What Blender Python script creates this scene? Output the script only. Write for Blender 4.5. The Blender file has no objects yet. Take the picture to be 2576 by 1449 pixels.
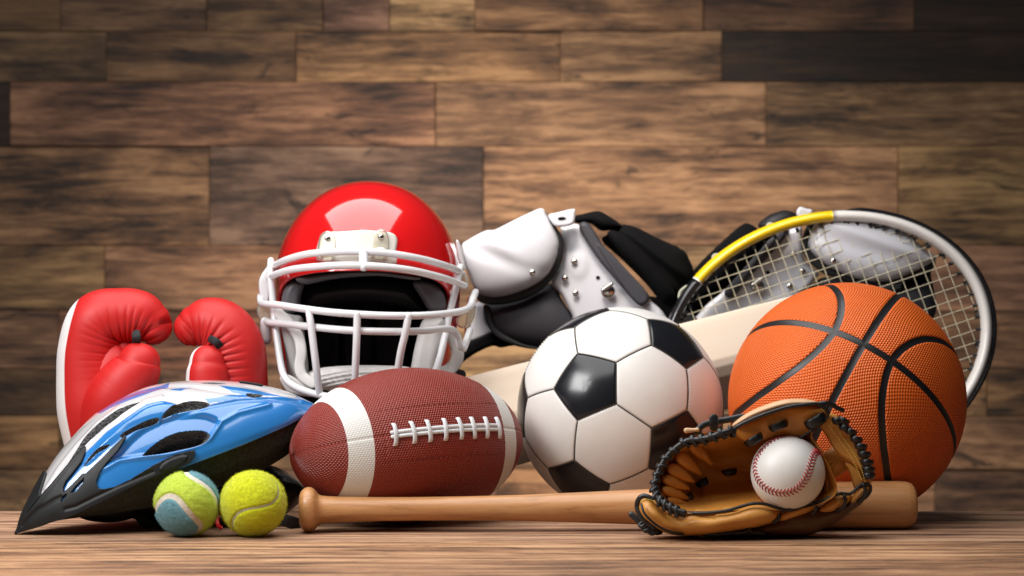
import bpy, math, random
import numpy as np
from mathutils import Vector, Matrix
random.seed(4); RNG = np.random.default_rng(4)
sc = bpy.context.scene
COL = sc.collection
PI = math.pi

# ------------------------------------------------------------ camera
CX, CY, FOC, CAMH = 1288.0, 724.5, 6200.0, 0.2524   # reference frame 2576 x 1449, level camera
cam_d = bpy.data.cameras.new('camera'); cam = bpy.data.objects.new('camera', cam_d); COL.objects.link(cam)
cam.location = (0, 0, CAMH); cam.rotation_euler = (PI/2, 0, 0)
cam_d.sensor_width = 36; cam_d.lens = 36*FOC/2576; cam_d.clip_start = .05; cam_d.clip_end = 60
cam_d.dof.use_dof = True; cam_d.dof.focus_distance = 2.57; cam_d.dof.aperture_fstop = 7.0
sc.camera = cam
# ------------------------------------------------------------ world and lights (a studio)
w = bpy.data.worlds.new('World'); sc.world = w; w.use_nodes = True
w.node_tree.nodes['Background'].inputs[0].default_value = (.80, .86, 1, 1)
w.node_tree.nodes['Background'].inputs[1].default_value = .022
sc.view_settings.view_transform = 'Standard'; sc.view_settings.look = 'None'
sc.view_settings.exposure = 0; sc.view_settings.gamma = 1
def aim(o, target):
    o.rotation_euler = (Vector(target)-Vector(o.location)).to_track_quat('-Z', 'Y').to_euler()
def area(name, loc, target, sx, sy, power, col=(1, 1, 1), shape='RECTANGLE'):
    l = bpy.data.lights.new(name, 'AREA'); l.shape = shape; l.size = sx; l.size_y = sy
    l.energy = power; l.color = col
    o = bpy.data.objects.new(name, l); COL.objects.link(o); o.location = loc; aim(o, target); return o
area('softbox_overhead', (-.23, 2.33, 1.24), (-.14, 2.33, 0.1), 1.62, 1.30, 27, (1, .985, .97))
area('softbox_left', (-1.02, 1.90, .92), (-.05, 2.6, .12), .50, .50, 15, (1, .99, .98))
def spot(name, loc, target, ang, power, blend, col):
    l = bpy.data.lights.new(name, 'SPOT'); l.energy = power; l.spot_size = math.radians(ang); l.spot_blend = blend
    l.color = col; l.shadow_soft_size = .25
    o = bpy.data.objects.new(name, l); COL.objects.link(o); o.location = loc; aim(o, target)
spot('backdrop_spot', (-.15, 2.45, 1.35), (.05, 4.1, -.08), 49, 250, 1.0, (1, .88, .77))

# ------------------------------------------------------------ helpers
def S(x, y, d):
    return np.array([(x-CX)*d/FOC, d, CAMH-(y-CY)*d/FOC])
def SP(L): return np.array([S(*p) for p in L])
def px(V):
    V = np.asarray(V); return np.c_[CX+V[:, 0]*FOC/V[:, 1], CY-(V[:, 2]-CAMH)*FOC/V[:, 1]]
def nrm(v): v = np.asarray(v, float); return v/np.maximum(np.linalg.norm(v, axis=-1, keepdims=True), 1e-12)
def thing(name, label, cat, loc=(0, 0, 0), group=None):
    o = bpy.data.objects.new(name, None); COL.objects.link(o); o.location = loc; o.empty_display_size = .02
    o['label'] = label; o['category'] = cat
    if group: o['group'] = group
    return o
def mesh_data(name, V, F, smooth=True, attrs=None):
    me = bpy.data.meshes.new(name)
    V = np.asarray(V, np.float32)
    if isinstance(F, np.ndarray):
        n, k = F.shape
        me.vertices.add(len(V)); me.vertices.foreach_set('co', V.ravel())
        me.loops.add(n*k); me.loops.foreach_set('vertex_index', F.astype(np.int32).ravel())
        me.polygons.add(n); me.polygons.foreach_set('loop_start', np.arange(0, n*k, k, dtype=np.int32))
        me.update(calc_edges=True); me.validate()
    else:
        me.from_pydata(V.tolist(), [], [list(map(int, f)) for f in F]); me.update()
    if smooth: me.polygons.foreach_set('use_smooth', np.ones(len(me.polygons), bool))
    for k_, a in (attrs or {}).items():
        a = np.asarray(a, np.float32)
        if a.ndim == 1:
            at = me.attributes.new(k_, 'FLOAT', 'POINT'); at.data.foreach_set('value', a)
        elif a.shape[1] == 3:
            at = me.attributes.new(k_, 'FLOAT_VECTOR', 'POINT'); at.data.foreach_set('vector', a.ravel())
    return me
def link(name, me, mat, parent=None, **kw):
    o = bpy.data.objects.new(name, me); COL.objects.link(o)
    if mat and not me.materials: me.materials.append(mat)
    if parent: o.parent = parent
    for k, v in kw.items(): o[k] = v
    return o
def obj(name, VF, mat, parent=None, smooth=True, attrs=None, bevel=0, sub=0, solid=0, weighted=False, **kw):
    V, F = VF
    V = np.asarray(V, float)
    if parent is not None:
        base = parent
        off = np.zeros(3)
        while base is not None: off += np.array(base.location); base = base.parent
        V = V-off
    o = link(name, mesh_data(name, V, F, smooth, attrs), mat, parent, **kw)
    if solid:
        m = o.modifiers.new('s', 'SOLIDIFY'); m.thickness = solid; m.offset = -1
    if bevel:
        m = o.modifiers.new('b', 'BEVEL'); m.width = bevel; m.segments = 3; m.limit_method = 'ANGLE'; m.angle_limit = .6
        o.modifiers.new('w', 'WEIGHTED_NORMAL').keep_sharp = False
    if sub:
        m = o.modifiers.new('u', 'SUBSURF'); m.levels = m.render_levels = sub
    return o
def grid(nu, nv, cu=False, cv=False):
    a = np.arange(nu*nv).reshape(nu, nv)
    if cu: a = np.vstack([a, a[:1]])
    if cv: a = np.hstack([a, a[:, :1]])
    return np.stack([a[:-1, :-1], a[1:, :-1], a[1:, 1:], a[:-1, 1:]], -1).reshape(-1, 4)
def join(parts):
    V = []; F = []; n = 0; allq = all(isinstance(f, np.ndarray) for _, f in parts) and len({f.shape[1] for _, f in parts}) == 1
    for v, f in parts:
        V.append(np.asarray(v, float))
        if allq: F.append(f+n)
        else: F += [[int(i)+n for i in q] for q in f]
        n += len(v)
    return np.vstack(V), (np.vstack(F) if allq else F)
def spline(P, n, closed=False):
    P = np.asarray(P, float)
    if closed: Q = np.vstack([P[-1:], P, P[:2]])
    else: Q = np.vstack([2*P[0]-P[1], P, 2*P[-1]-P[-2]])
    m = len(P) if closed else len(P)-1
    # centripetal-ish: parameterise by chord length for even output
    out = []
    k = 24
    for i in range(m):
        p0, p1, p2, p3 = Q[i:i+4]
        t = np.linspace(0, 1, k, endpoint=False)[:, None]
        out.append(.5*((2*p1)+(-p0+p2)*t+(2*p0-5*p1+4*p2-p3)*t**2+(-p0+3*p1-3*p2+p3)*t**3))
    out = np.vstack(out+[P[:1] if closed else P[-1:]])
    L = np.r_[0, np.cumsum(np.linalg.norm(np.diff(out[:, :3], axis=0), axis=1))]
    s = np.linspace(0, L[-1], n+1 if closed else n)
    R = np.stack([np.interp(s, L, out[:, j]) for j in range(out.shape[1])], 1)
    return R[:-1] if closed else R
def frames(P, closed=False, up=None):
    T = np.gradient(P, axis=0) if not closed else (np.roll(P, -1, 0)-np.roll(P, 1, 0))
    T = nrm(T); n = len(P); N = np.zeros_like(P)
    if up is not None:
        U = np.broadcast_to(np.asarray(up, float), P.shape)
        N = nrm(U-(U*T).sum(1)[:, None]*T)
    else:
        a = np.array([0, 0, 1.]) if abs(T[0][2]) < .9 else np.array([1., 0, 0])
        v = nrm(a-(a@T[0])*T[0])
        for i in range(n):
            v = nrm(v-(v@T[i])*T[i]); N[i] = v
    return T, N, np.cross(T, N)
def tube(P, r, seg=10, closed=False, up=None, caps=True, r2=None, sq=1.0, rnd=False):
    """r along the frame normal, r2 along the binormal; sq<1 squares the section; rnd rounds the ends"""
    P = np.asarray(P, float); n = len(P)
    r = np.broadcast_to(np.asarray(r, float), (n,)).copy(); r2 = r.copy() if r2 is None else np.broadcast_to(np.asarray(r2, float), (n,)).copy()
    T, N, B = frames(P, closed, up)
    if rnd and not closed:
        k = 4; Pa = []; ra = []; rb = []; idx = []
        R0, R1 = max(r[0], r2[0]), max(r[-1], r2[-1])
        for j in range(k):
            a = PI/2*(1-j/k); Pa.append(P[0]-T[0]*R0*math.sin(a)*rnd); c = max(math.cos(a), .02); ra.append(r[0]*c); rb.append(r2[0]*c); idx.append(0)
        for j in range(n): Pa.append(P[j]); ra.append(r[j]); rb.append(r2[j]); idx.append(j)
        for j in range(1, k+1):
            a = PI/2*j/k; Pa.append(P[-1]+T[-1]*R1*math.sin(a)*rnd); c = max(math.cos(a), .02); ra.append(r[-1]*c); rb.append(r2[-1]*c); idx.append(n-1)
        P = np.array(Pa); r = np.array(ra); r2 = np.array(rb); N = N[idx]; B = B[idx]; n = len(P)
    a = np.linspace(0, 2*PI, seg, endpoint=False)
    c, s = np.cos(a), np.sin(a)
    c = np.sign(c)*np.abs(c)**sq; s = np.sign(s)*np.abs(s)**sq
    V = P[:, None]+N[:, None]*(c[None, :, None]*r[:, None, None])+B[:, None]*(s[None, :, None]*r2[:, None, None])
    V = V.reshape(-1, 3); F = grid(n, seg, closed, True)
    if caps and not closed:
        m = len(V); V = np.vstack([V, P[:1], P[-1:]])
        j = np.arange(seg); j2 = (j+1) % seg
        c0 = np.stack([np.full(seg, m), j2, j, j], 1)[:, :3]
        F = [list(f) for f in F]+[[m, j2[i], i] for i in range(seg)]+[[m+1, (n-1)*seg+i, (n-1)*seg+j2[i]] for i in range(seg)]
    return V, F
def lathe(prof, seg=64):
    """prof: (z, r) pairs along +X axis -> V around x axis"""
    prof = np.asarray(prof, float); a = np.linspace(0, 2*PI, seg, endpoint=False)
    V = np.stack([np.repeat(prof[:, 0], seg), (prof[:, 1][:, None]*np.cos(a)).ravel(), (prof[:, 1][:, None]*np.sin(a)).ravel()], 1)
    return V, grid(len(prof), seg, False, True)
def box(x0, x1, y0, y1, z0, z1):
    V = np.array([(x, y, z) for x in (x0, x1) for y in (y0, y1) for z in (z0, z1)], float)
    F = [[0, 1, 3, 2], [4, 6, 7, 5], [0, 4, 5, 1], [2, 3, 7, 6], [0, 2, 6, 4], [1, 5, 7, 3]]
    return V, F
def ico(level):
    phi = (1+5**.5)/2
    V = [(-1, phi, 0), (1, phi, 0), (-1, -phi, 0), (1, -phi, 0), (0, -1, phi), (0, 1, phi), (0, -1, -phi), (0, 1, -phi), (phi, 0, -1), (phi, 0, 1), (-phi, 0, -1), (-phi, 0, 1)]
    F = [(0, 11, 5), (0, 5, 1), (0, 1, 7), (0, 7, 10), (0, 10, 11), (1, 5, 9), (5, 11, 4), (11, 10, 2), (10, 7, 6), (7, 1, 8), (3, 9, 4), (3, 4, 2), (3, 2, 6), (3, 6, 8), (3, 8, 9), (4, 9, 5), (2, 4, 11), (6, 2, 10), (8, 6, 7), (9, 8, 1)]
    V = nrm(np.array(V, float)); F = np.array(F)
    for _ in range(level):
        E = np.sort(np.vstack([F[:, [0, 1]], F[:, [1, 2]], F[:, [2, 0]]]), 1)
        U, inv = np.unique(E, axis=0, return_inverse=True); inv = inv.ravel()
        m = nrm(V[U].mean(1)); n = len(V); k = len(F)
        a, b, c = n+inv[:k], n+inv[k:2*k], n+inv[2*k:]
        V = np.vstack([V, m])
        F = np.vstack([np.c_[F[:, 0], a, c], np.c_[F[:, 1], b, a], np.c_[F[:, 2], c, b], np.c_[a, b, c]])
    return V, F
def compact(V, F, vals=None):
    u, inv = np.unique(F, return_inverse=True)
    return V[u], inv.reshape(F.shape), u
def clip(V, F, val):
    """cut triangles along val = 0; returns V2, val2, F_pos, F_neg (V may carry extra columns)"""
    val = np.where(np.abs(val) < 1e-9, 1e-9, val)
    s = val > 0; t = s[F]; c = t.sum(1)
    pos = [F[c == 3]]; neg = [F[c == 0]]
    cut = {}; newV = []; newval = []; n = len(V); P = []; Q = []
    def mid(a, b):
        k = (a, b) if a < b else (b, a)
        if k not in cut:
            f = val[a]/(val[a]-val[b]); newV.append(V[a]+(V[b]-V[a])*f); newval.append(0.); cut[k] = n+len(newV)-1
        return cut[k]
    for f in F[(c == 1) | (c == 2)].tolist():
        a, b, d = f
        one_pos = (int(s[a])+int(s[b])+int(s[d])) == 1; odd = [i for i in f if bool(s[i]) == one_pos][0]
        while f[0] != odd: f = f[1:]+f[:1]
        a, b, d = f; m1, m2 = mid(a, b), mid(a, d)
        one, two = [[a, m1, m2]], [[m1, b, d], [m1, d, m2]]
        (P if s[a] else Q).extend(one); (Q if s[a] else P).extend(two)
    V2 = np.vstack([V]+([np.array(newV)] if newV else [])); v2 = np.r_[val, newval]
    Fp = np.vstack(pos+([np.array(P)] if P else [])); Fn = np.vstack(neg+([np.array(Q)] if Q else []))
    return V2, v2, Fp, Fn
def sdf_poly(Q, poly):
    """signed distance (positive inside) of 2-D points to a closed polygon"""
    poly = np.asarray(poly, float); A = poly; B = np.roll(poly, -1, 0)
    d = np.full(len(Q), 1e9); ins = np.zeros(len(Q), bool)
    for a, b in zip(A, B):
        e = b-a; w_ = Q-a; t = np.clip((w_@e)/max(e@e, 1e-12), 0, 1)
        d = np.minimum(d, np.hypot(*(w_-t[:, None]*e).T))
        c = ((a[1] > Q[:, 1]) != (b[1] > Q[:, 1]))
        with np.errstate(divide='ignore', invalid='ignore'):
            xi = a[0]+(Q[:, 1]-a[1])/(b[1]-a[1])*(b[0]-a[0])
        ins ^= c & (Q[:, 0] < xi)
    return np.where(ins, d, -d)
def sdf_line(Q, line):
    d = np.full(len(Q), 1e9); line = np.asarray(line, float)
    for a, b in zip(line[:-1], line[1:]):
        e = b-a; w_ = Q-a; t = np.clip((w_@e)/max(e@e, 1e-12), 0, 1)
        d = np.minimum(d, np.linalg.norm(w_-t[:, None]*e, axis=1))
    return d
def smooth_poly(P, n=80): return spline(np.asarray(P, float), n, True)
def ss(a, b, x): t = np.clip((x-a)/(b-a), 0, 1); return t*t*(3-2*t)
def normals(V, F):
    N = np.zeros_like(V)
    F3 = F[:, :3]; n = np.cross(V[F3[:, 1]]-V[F3[:, 0]], V[F3[:, 2]]-V[F3[:, 0]])
    for j in range(F.shape[1]): np.add.at(N, F[:, j], n)
    return nrm(N)
def tri(F): return np.vstack([F[:, [0, 1, 2]], F[:, [0, 2, 3]]]) if F.shape[1] == 4 else F
def components(F, n):
    lab = np.arange(n)
    while True:
        m = lab[F].min(1); new = lab.copy()
        for j in range(3): np.minimum.at(new, F[:, j], m)
        new = new[new]
        if (new == lab).all(): return lab
        lab = new
def fbm(P, freq, seed=0, oct=3):
    r = np.random.default_rng(seed); out = np.zeros(len(P)); amp = 1
    for o in range(oct):
        for _ in range(4):
            k = r.normal(size=3)*freq; out += amp*np.sin(P@k+r.uniform(0, 6.28))/4
        freq *= 2; amp *= .5
    return out

# ------------------------------------------------------------ materials
class M_:
    def __init__(s, name):
        s.m = bpy.data.materials.new(name); s.m.use_nodes = True; s.t = s.m.node_tree; s.n = s.t.nodes
        s.b = s.n['Principled BSDF']
    def node(s, typ, **kw):
        nd = s.n.new(typ)
        for k, v in kw.items():
            if k.startswith('i_'): nd.inputs[int(k[2:]) if k[2:].isdigit() else k[2:].replace('_', ' ')].default_value = v
            else: setattr(nd, k, v)
        return nd
    def l(s, a, b): s.t.links.new(a, b)
    def math(s, op, a, b=None, c=None):
        nd = s.node('ShaderNodeMath', operation=op)
        for i, x in enumerate((a, b, c)):
            if x is None: continue
            if isinstance(x, (int, float)): nd.inputs[i].default_value = x
            else: s.l(x, nd.inputs[i])
        return nd.outputs[0]
    def mix(s, fac, a, b, blend='MIX'):
        nd = s.node('ShaderNodeMix', data_type='RGBA', blend_type=blend)
        for i, x in ((0, fac), (6, a), (7, b)):
            if isinstance(x, (int, float)): nd.inputs[i].default_value = x
            elif isinstance(x, tuple): nd.inputs[i].default_value = (*x[:3], 1)
            else: s.l(x, nd.inputs[i])
        return nd.outputs[2]
    def coords(s, scale=(1, 1, 1), kind='Object', rand=False):
        tc = s.node('ShaderNodeTexCoord'); mp = s.node('ShaderNodeMapping'); mp.inputs['Scale'].default_value = scale
        s.l(tc.outputs[kind], mp.inputs[0])
        if rand:
            oi = s.node('ShaderNodeObjectInfo'); cb = s.node('ShaderNodeCombineXYZ')
            r = s.math('MULTIPLY', oi.outputs['Random'], 37.0)
            for i in range(3): s.l(r, cb.inputs[i])
            s.l(cb.outputs[0], mp.inputs['Location'])
        return mp.outputs[0]
    def noise(s, vec, scale, detail=4, rough=.55, dist=0):
        nd = s.node('ShaderNodeTexNoise'); nd.inputs['Scale'].default_value = scale; nd.inputs['Detail'].default_value = detail
        nd.inputs['Roughness'].default_value = rough; nd.inputs['Distortion'].default_value = dist
        s.l(vec, nd.inputs['Vector']); return nd.outputs['Fac']
    def ramp(s, fac, stops):
        nd = s.node('ShaderNodeValToRGB'); r = nd.color_ramp
        while len(r.elements) < len(stops): r.elements.new(.5)
        for e, (p, c) in zip(r.elements, stops):
            e.position = p; e.color = (*c, 1) if isinstance(c, tuple) else (c, c, c, 1)
        s.l(fac, nd.inputs[0]); return nd.outputs[0]
    def bump(s, h, strength=.5, dist=.001, prev=None):
        nd = s.node('ShaderNodeBump'); nd.inputs['Strength'].default_value = strength; nd.inputs['Distance'].default_value = dist
        s.l(h, nd.inputs['Height'])
        if prev is not None: s.l(prev, nd.inputs['Normal'])
        return nd.outputs[0]
    def set(s, **kw):
        for k, v in kw.items():
            k = {'color': 'Base Color', 'rough': 'Roughness', 'metal': 'Metallic', 'normal': 'Normal', 'coat': 'Coat Weight', 'coatr': 'Coat Roughness', 'spec': 'Specular IOR Level', 'sss': 'Subsurface Weight', 'sheen': 'Sheen Weight', 'trans': 'Transmission Weight', 'alpha': 'Alpha', 'ior': 'IOR'}[k]
            if isinstance(v, (int, float)): s.b.inputs[k].default_value = v
            elif isinstance(v, tuple): s.b.inputs[k].default_value = (*v[:3], 1)
            else: s.l(v, s.b.inputs[k])
        return s
def plain(name, col, rough=.5, var=.12, nscale=60, bump=.15, bdist=.0005, **kw):
    m = M_(name); v = m.coords(); n = m.noise(v, nscale, 5)
    c = m.mix(n, tuple(x*(1-var) for x in col), tuple(min(1, x*(1+var)) for x in col))
    r = m.math('MULTIPLY_ADD', n, rough*.35, rough*.82)
    m.set(color=c, rough=r, **kw)
    if bump: m.set(normal=m.bump(n, bump, bdist))
    return m.m
def hexheight(m, attr, spacing):
    at = m.node('ShaderNodeAttribute', attribute_name=attr); k = 2*PI/(spacing*.866)
    tot = None
    for i in range(3):
        a = i*PI/3*1.0+.26
        d = m.node('ShaderNodeVectorMath', operation='DOT_PRODUCT'); m.l(at.outputs['Vector'], d.inputs[0]); d.inputs[1].default_value = (k*math.cos(2*a), k*math.sin(2*a), 0)
        c = m.math('COSINE', d.outputs['Value']); tot = c if tot is None else m.math('ADD', tot, c)
    return tot     # -1.5 .. 3
def pebbled(name, col, spacing, rough, attr='uvp', strength=.6, dist=.0005, var=.12, **kw):
    m = M_(name); h = hexheight(m, attr, spacing)
    h01 = m.math('MULTIPLY_ADD', h, .222, .333); hs = m.math('POWER', m.math('MAXIMUM', h01, 0.0), .8)
    n = m.noise(m.coords(), 22, 4); fine = m.noise(m.coords(), 900, 2)
    base = m.mix(n, tuple(x*(1-var) for x in col), tuple(min(1, x*(1+var)) for x in col))
    c = m.mix(hs, m.mix(.30, base, (col[0]*.35, col[1]*.3, col[2]*.3)), base)
    m.set(color=c, rough=m.math('MULTIPLY_ADD', fine, .15, rough-.07), normal=m.bump(hs, strength, dist), **kw)
    return m.m
def wood(name, dark, mid, light, gscale=1.0, rough=.6, bump=.35, tint=False, fine=1.0, axis='x', contrast=1.0, ringy=0.0, patch=1.0, aniso=18, warpz=.022, ringmix=.28, wst=.55, wfi=.2, wpa=.25, strough=.66, stdist=.15):
    m = M_(name)
    sc_ = {'x': (1, aniso, aniso), 'z': (aniso, aniso, 1)}[axis]
    v0 = m.coords(rand=True)
    big = m.noise(v0, 5*gscale, 3, .5)
    warp = m.node('ShaderNodeVectorMath', operation='MULTIPLY_ADD'); cbx = m.node('ShaderNodeCombineXYZ')
    m.l(m.math('MULTIPLY', big, warpz), cbx.inputs[2]); m.l(m.math('MULTIPLY', big, .012), cbx.inputs[1])
    add = m.node('ShaderNodeVectorMath', operation='ADD'); m.l(v0, add.inputs[0]); m.l(cbx.outputs[0], add.inputs[1])
    mp = m.node('ShaderNodeMapping'); mp.inputs['Scale'].default_value = sc_; m.l(add.outputs[0], mp.inputs[0])
    st = m.noise(mp.outputs[0], 5*gscale*fine, 10, strough, stdist)
    mp2 = m.node('ShaderNodeMapping'); mp2.inputs['Scale'].default_value = (1.2, 60, 60) if axis == 'x' else (60, 60, 1.2); m.l(add.outputs[0], mp2.inputs[0])
    fi = m.noise(mp2.outputs[0], 14*gscale*fine, 4, .7)
    mp3 = m.node('ShaderNodeMapping'); mp3.inputs['Scale'].default_value = (1, 3.2, 3.2) if axis == 'x' else (3.2, 3.2, 1); m.l(v0, mp3.inputs[0])
    pa = m.noise(mp3.outputs[0], 4.5*gscale, 5, .6, .3)
    f = m.math('ADD', m.math('MULTIPLY', st, wst), m.math('ADD', m.math('MULTIPLY', fi, wfi), m.math('MULTIPLY', pa, wpa)))
    if ringy:
        wv = m.node('ShaderNodeTexWave', wave_type='BANDS', bands_direction='Z', wave_profile='SIN'); wv.inputs['Scale'].default_value = 55*ringy
        wv.inputs['Distortion'].default_value = 1.1; wv.inputs['Detail'].default_value = 3; wv.inputs['Detail Scale'].default_value = 1.2
        mp4 = m.node('ShaderNodeMapping'); mp4.inputs['Scale'].default_value = (.35, 1, 1); m.l(add.outputs[0], mp4.inputs[0]); m.l(mp4.outputs[0], wv.inputs[0])
        f = m.math('ADD', m.math('MULTIPLY', f, 1-ringmix), m.math('MULTIPLY', wv.outputs['Fac'], ringmix))
    h = .16/contrast
    c = m.ramp(f, [(.5-h, dark), (.5-h*.1, mid), (.5+h, light)])
    # weathered dark patches
    p2 = m.ramp(m.noise(mp3.outputs[0], 7*gscale, 6, .7, 1.0), [(.30, 1.0), (.42, 0.0)])
    c = m.mix(m.math('MULTIPLY', p2, .75*patch), c, tuple(x*.35 for x in dark))
    if tint:
        oi = m.node('ShaderNodeObjectInfo'); c = m.mix(1.0, c, oi.outputs['Color'], 'MULTIPLY')
    m.set(color=c, rough=m.math('MULTIPLY_ADD', f, .25, rough-.1), normal=m.bump(f, bump, .002))
    return m.m
# ------------------------------------------------------------ the wall of reclaimed planks
WD = 4.10
m_wall = wood('reclaimed_wood', (.022, .012, .007), (.165, .088, .045), (.42, .25, .13), .95, .75, .8, tint=True, fine=1.05, contrast=1.9, patch=1.4, warpz=.010, aniso=11, strough=.74, stdist=.5, wst=.45, wfi=.2, wpa=.35)
m_back = plain('wall_gap', (.012, .009, .007), .9)
wall = bpy.data.objects.new('wall', mesh_data('wall', *box(-1.95, 1.95, WD+.012, WD+.06, -.55, 1.0), smooth=False)); COL.objects.link(wall)
wall.data.materials.append(m_back); wall['kind'] = 'structure'
def plank(x0, x1, y0, y1, t, proud=None):
    a = S(x0, y1, WD); b = S(x1, y0, WD); g = random.choice((0.0001, .0002, .0005))
    pr = random.uniform(0, .009) if proud is None else proud
    me = mesh_data('plank', *box(a[0]+g, b[0]-g, WD-pr-.004, WD+.012, a[2]+g, b[2]-g), smooth=False)
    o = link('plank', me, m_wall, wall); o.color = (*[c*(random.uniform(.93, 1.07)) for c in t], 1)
    bv = o.modifiers.new('b', 'BEVEL'); bv.width = .0018; bv.segments = 2
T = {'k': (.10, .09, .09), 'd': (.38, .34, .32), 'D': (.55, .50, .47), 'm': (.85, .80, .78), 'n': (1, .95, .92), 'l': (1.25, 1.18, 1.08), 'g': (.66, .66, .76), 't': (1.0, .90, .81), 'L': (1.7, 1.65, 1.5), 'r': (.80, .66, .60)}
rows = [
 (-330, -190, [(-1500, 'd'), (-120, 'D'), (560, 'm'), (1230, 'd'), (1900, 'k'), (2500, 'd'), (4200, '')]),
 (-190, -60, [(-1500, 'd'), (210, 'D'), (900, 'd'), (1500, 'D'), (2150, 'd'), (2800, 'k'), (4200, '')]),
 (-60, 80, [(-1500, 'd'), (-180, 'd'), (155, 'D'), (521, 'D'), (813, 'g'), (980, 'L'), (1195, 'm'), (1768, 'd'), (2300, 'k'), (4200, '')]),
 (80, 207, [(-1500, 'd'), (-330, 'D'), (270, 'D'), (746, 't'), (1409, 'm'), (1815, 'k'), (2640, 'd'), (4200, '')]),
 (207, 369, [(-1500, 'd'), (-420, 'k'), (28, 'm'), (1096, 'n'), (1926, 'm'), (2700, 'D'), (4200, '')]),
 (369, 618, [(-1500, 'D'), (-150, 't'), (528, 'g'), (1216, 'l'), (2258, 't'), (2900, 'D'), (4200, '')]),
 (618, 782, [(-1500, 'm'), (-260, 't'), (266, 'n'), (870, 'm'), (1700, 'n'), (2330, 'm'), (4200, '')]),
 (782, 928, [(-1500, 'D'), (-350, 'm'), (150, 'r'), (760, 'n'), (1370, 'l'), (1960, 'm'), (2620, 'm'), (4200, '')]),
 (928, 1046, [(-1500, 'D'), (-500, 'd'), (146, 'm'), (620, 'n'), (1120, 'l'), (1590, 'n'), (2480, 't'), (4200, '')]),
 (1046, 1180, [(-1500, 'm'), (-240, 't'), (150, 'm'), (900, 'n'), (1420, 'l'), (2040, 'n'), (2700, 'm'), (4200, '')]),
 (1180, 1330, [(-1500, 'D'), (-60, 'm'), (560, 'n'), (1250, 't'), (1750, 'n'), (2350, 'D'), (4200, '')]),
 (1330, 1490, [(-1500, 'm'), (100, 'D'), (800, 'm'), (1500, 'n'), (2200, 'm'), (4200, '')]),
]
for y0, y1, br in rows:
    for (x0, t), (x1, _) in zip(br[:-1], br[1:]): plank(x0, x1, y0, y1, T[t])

# ------------------------------------------------------------ the table
m_top = wood('table_wood', (.050, .026, .014), (.25, .140, .080), (.48, .31, .19), 1.3, .68, .7, tint=True, fine=.45, contrast=1.7, patch=.8, aniso=15, strough=.76, wst=.72, wfi=.08, wpa=.2)
m_front = wood('table_edge_wood', (.055, .026, .012), (.34, .180, .088), (.66, .42, .24), 1.5, .60, 1.0, tint=True, fine=.60, contrast=2.0, patch=.8, aniso=15, warpz=.02, wst=.75, wfi=.08, wpa=.17, strough=.78, stdist=.4)
table = bpy.data.objects.new('table', mesh_data('table', *box(-1.2, 1.2, 1.80, 2.78, -.09, -.0405), smooth=False)); COL.objects.link(table)
table.data.materials.append(m_back); table['kind'] = 'structure'
def board(x0, x1, y0, y1, z0, z1, mat, col, bv=.002):
    me = mesh_data('board', *box(x0, x1, y0, y1, z0, z1), smooth=False)
    o = link('board', me, mat, table); o.color = (*col, 1)
    b = o.modifiers.new('b', 'BEVEL'); b.width = bv; b.segments = 3
board(-1.2, 1.2, 2.4592, 2.532, -.0400, 0, m_top, (1.15, 1.08, 1.04), .0012)
board(-1.2, 1.2, 2.2830, 2.4570, -.0400, -.0004, m_front, (.90, .82, .76), .0012)
board(-1.2, 1.2, 1.80, 2.2782, -.0400, -.0001, m_front, (.80, .71, .65), .0012)
board(-1.2, 1.2, 2.5328, 2.640, -.0400, -.0002, m_top, (1.2, 1.12, 1.1), .0015)
board(-1.2, .31, 2.6408, 2.7915, -.0400, -.0001, m_top, (1.3, 1.22, 1.22), .0015)
board(.3108, 1.2, 2.6408, 2.7915, -.0400, -.0004, m_top, (.9, .85, .82), .0015)

# ------------------------------------------------------------ seam curve shared by tennis balls and the baseball
def seam_curve(n, al=.44):
    Tt = np.linspace(0, 4*PI, n, endpoint=False)
    u = PI/2-(PI/2-al)*np.cos(Tt); v = Tt/2+al*np.sin(2*Tt)
    return np.c_[np.sin(u)*np.cos(v), np.sin(u)*np.sin(v), np.cos(u)]
def near(V, C):
    out = np.empty(len(V)); idx = np.empty(len(V), int)
    for i in range(0, len(V), 8000):
        D_ = V[i:i+8000]@C.T; idx[i:i+8000] = D_.argmax(1); out[i:i+8000] = np.arccos(np.clip(D_.max(1), -1, 1))
    return out, idx
def q2m(q):
    if len(q) == 2:
        c = nrm(np.array(q[0])); z = np.array(q[1]); z = nrm(z-(z@c)*c); return np.stack([c, np.cross(z, c), z], 1)
    w_, x, y, z = q
    return np.array([[1-2*(y*y+z*z), 2*(x*y-z*w_), 2*(x*z+y*w_)], [2*(x*y+z*w_), 1-2*(x*x+z*z), 2*(y*z-x*w_)], [2*(x*z-y*w_), 2*(y*z+x*w_), 1-2*(x*x+y*y)]])
ICO6 = ico(6)
def felt(name, col, col2):
    m = M_(name); v = m.coords(); n = m.noise(v, 260, 6, .75); n2 = m.noise(v, 60, 4, .6); n3 = m.noise(v, 30, 2)
    c = m.mix(m.ramp(n, [(.3, 0.), (.7, 1.)]), col2, col); c = m.mix(m.math('MULTIPLY', n3, .35), c, col2)
    h = m.math('ADD', n, m.math('MULTIPLY', n2, .8))
    m.set(color=c, rough=.95, sheen=.22, spec=.1, normal=m.bump(h, .9, .0016)); m.b.inputs['Sheen Roughness'].default_value = .6
    return m.m
def seam_sides(V, C):
    d, i = near(V, C); Tn = nrm(np.roll(C, -1, 0)-np.roll(C, 1, 0))
    return d, np.sign(((V-C[i])*np.cross(C[i], Tn[i])).sum(1))
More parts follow.
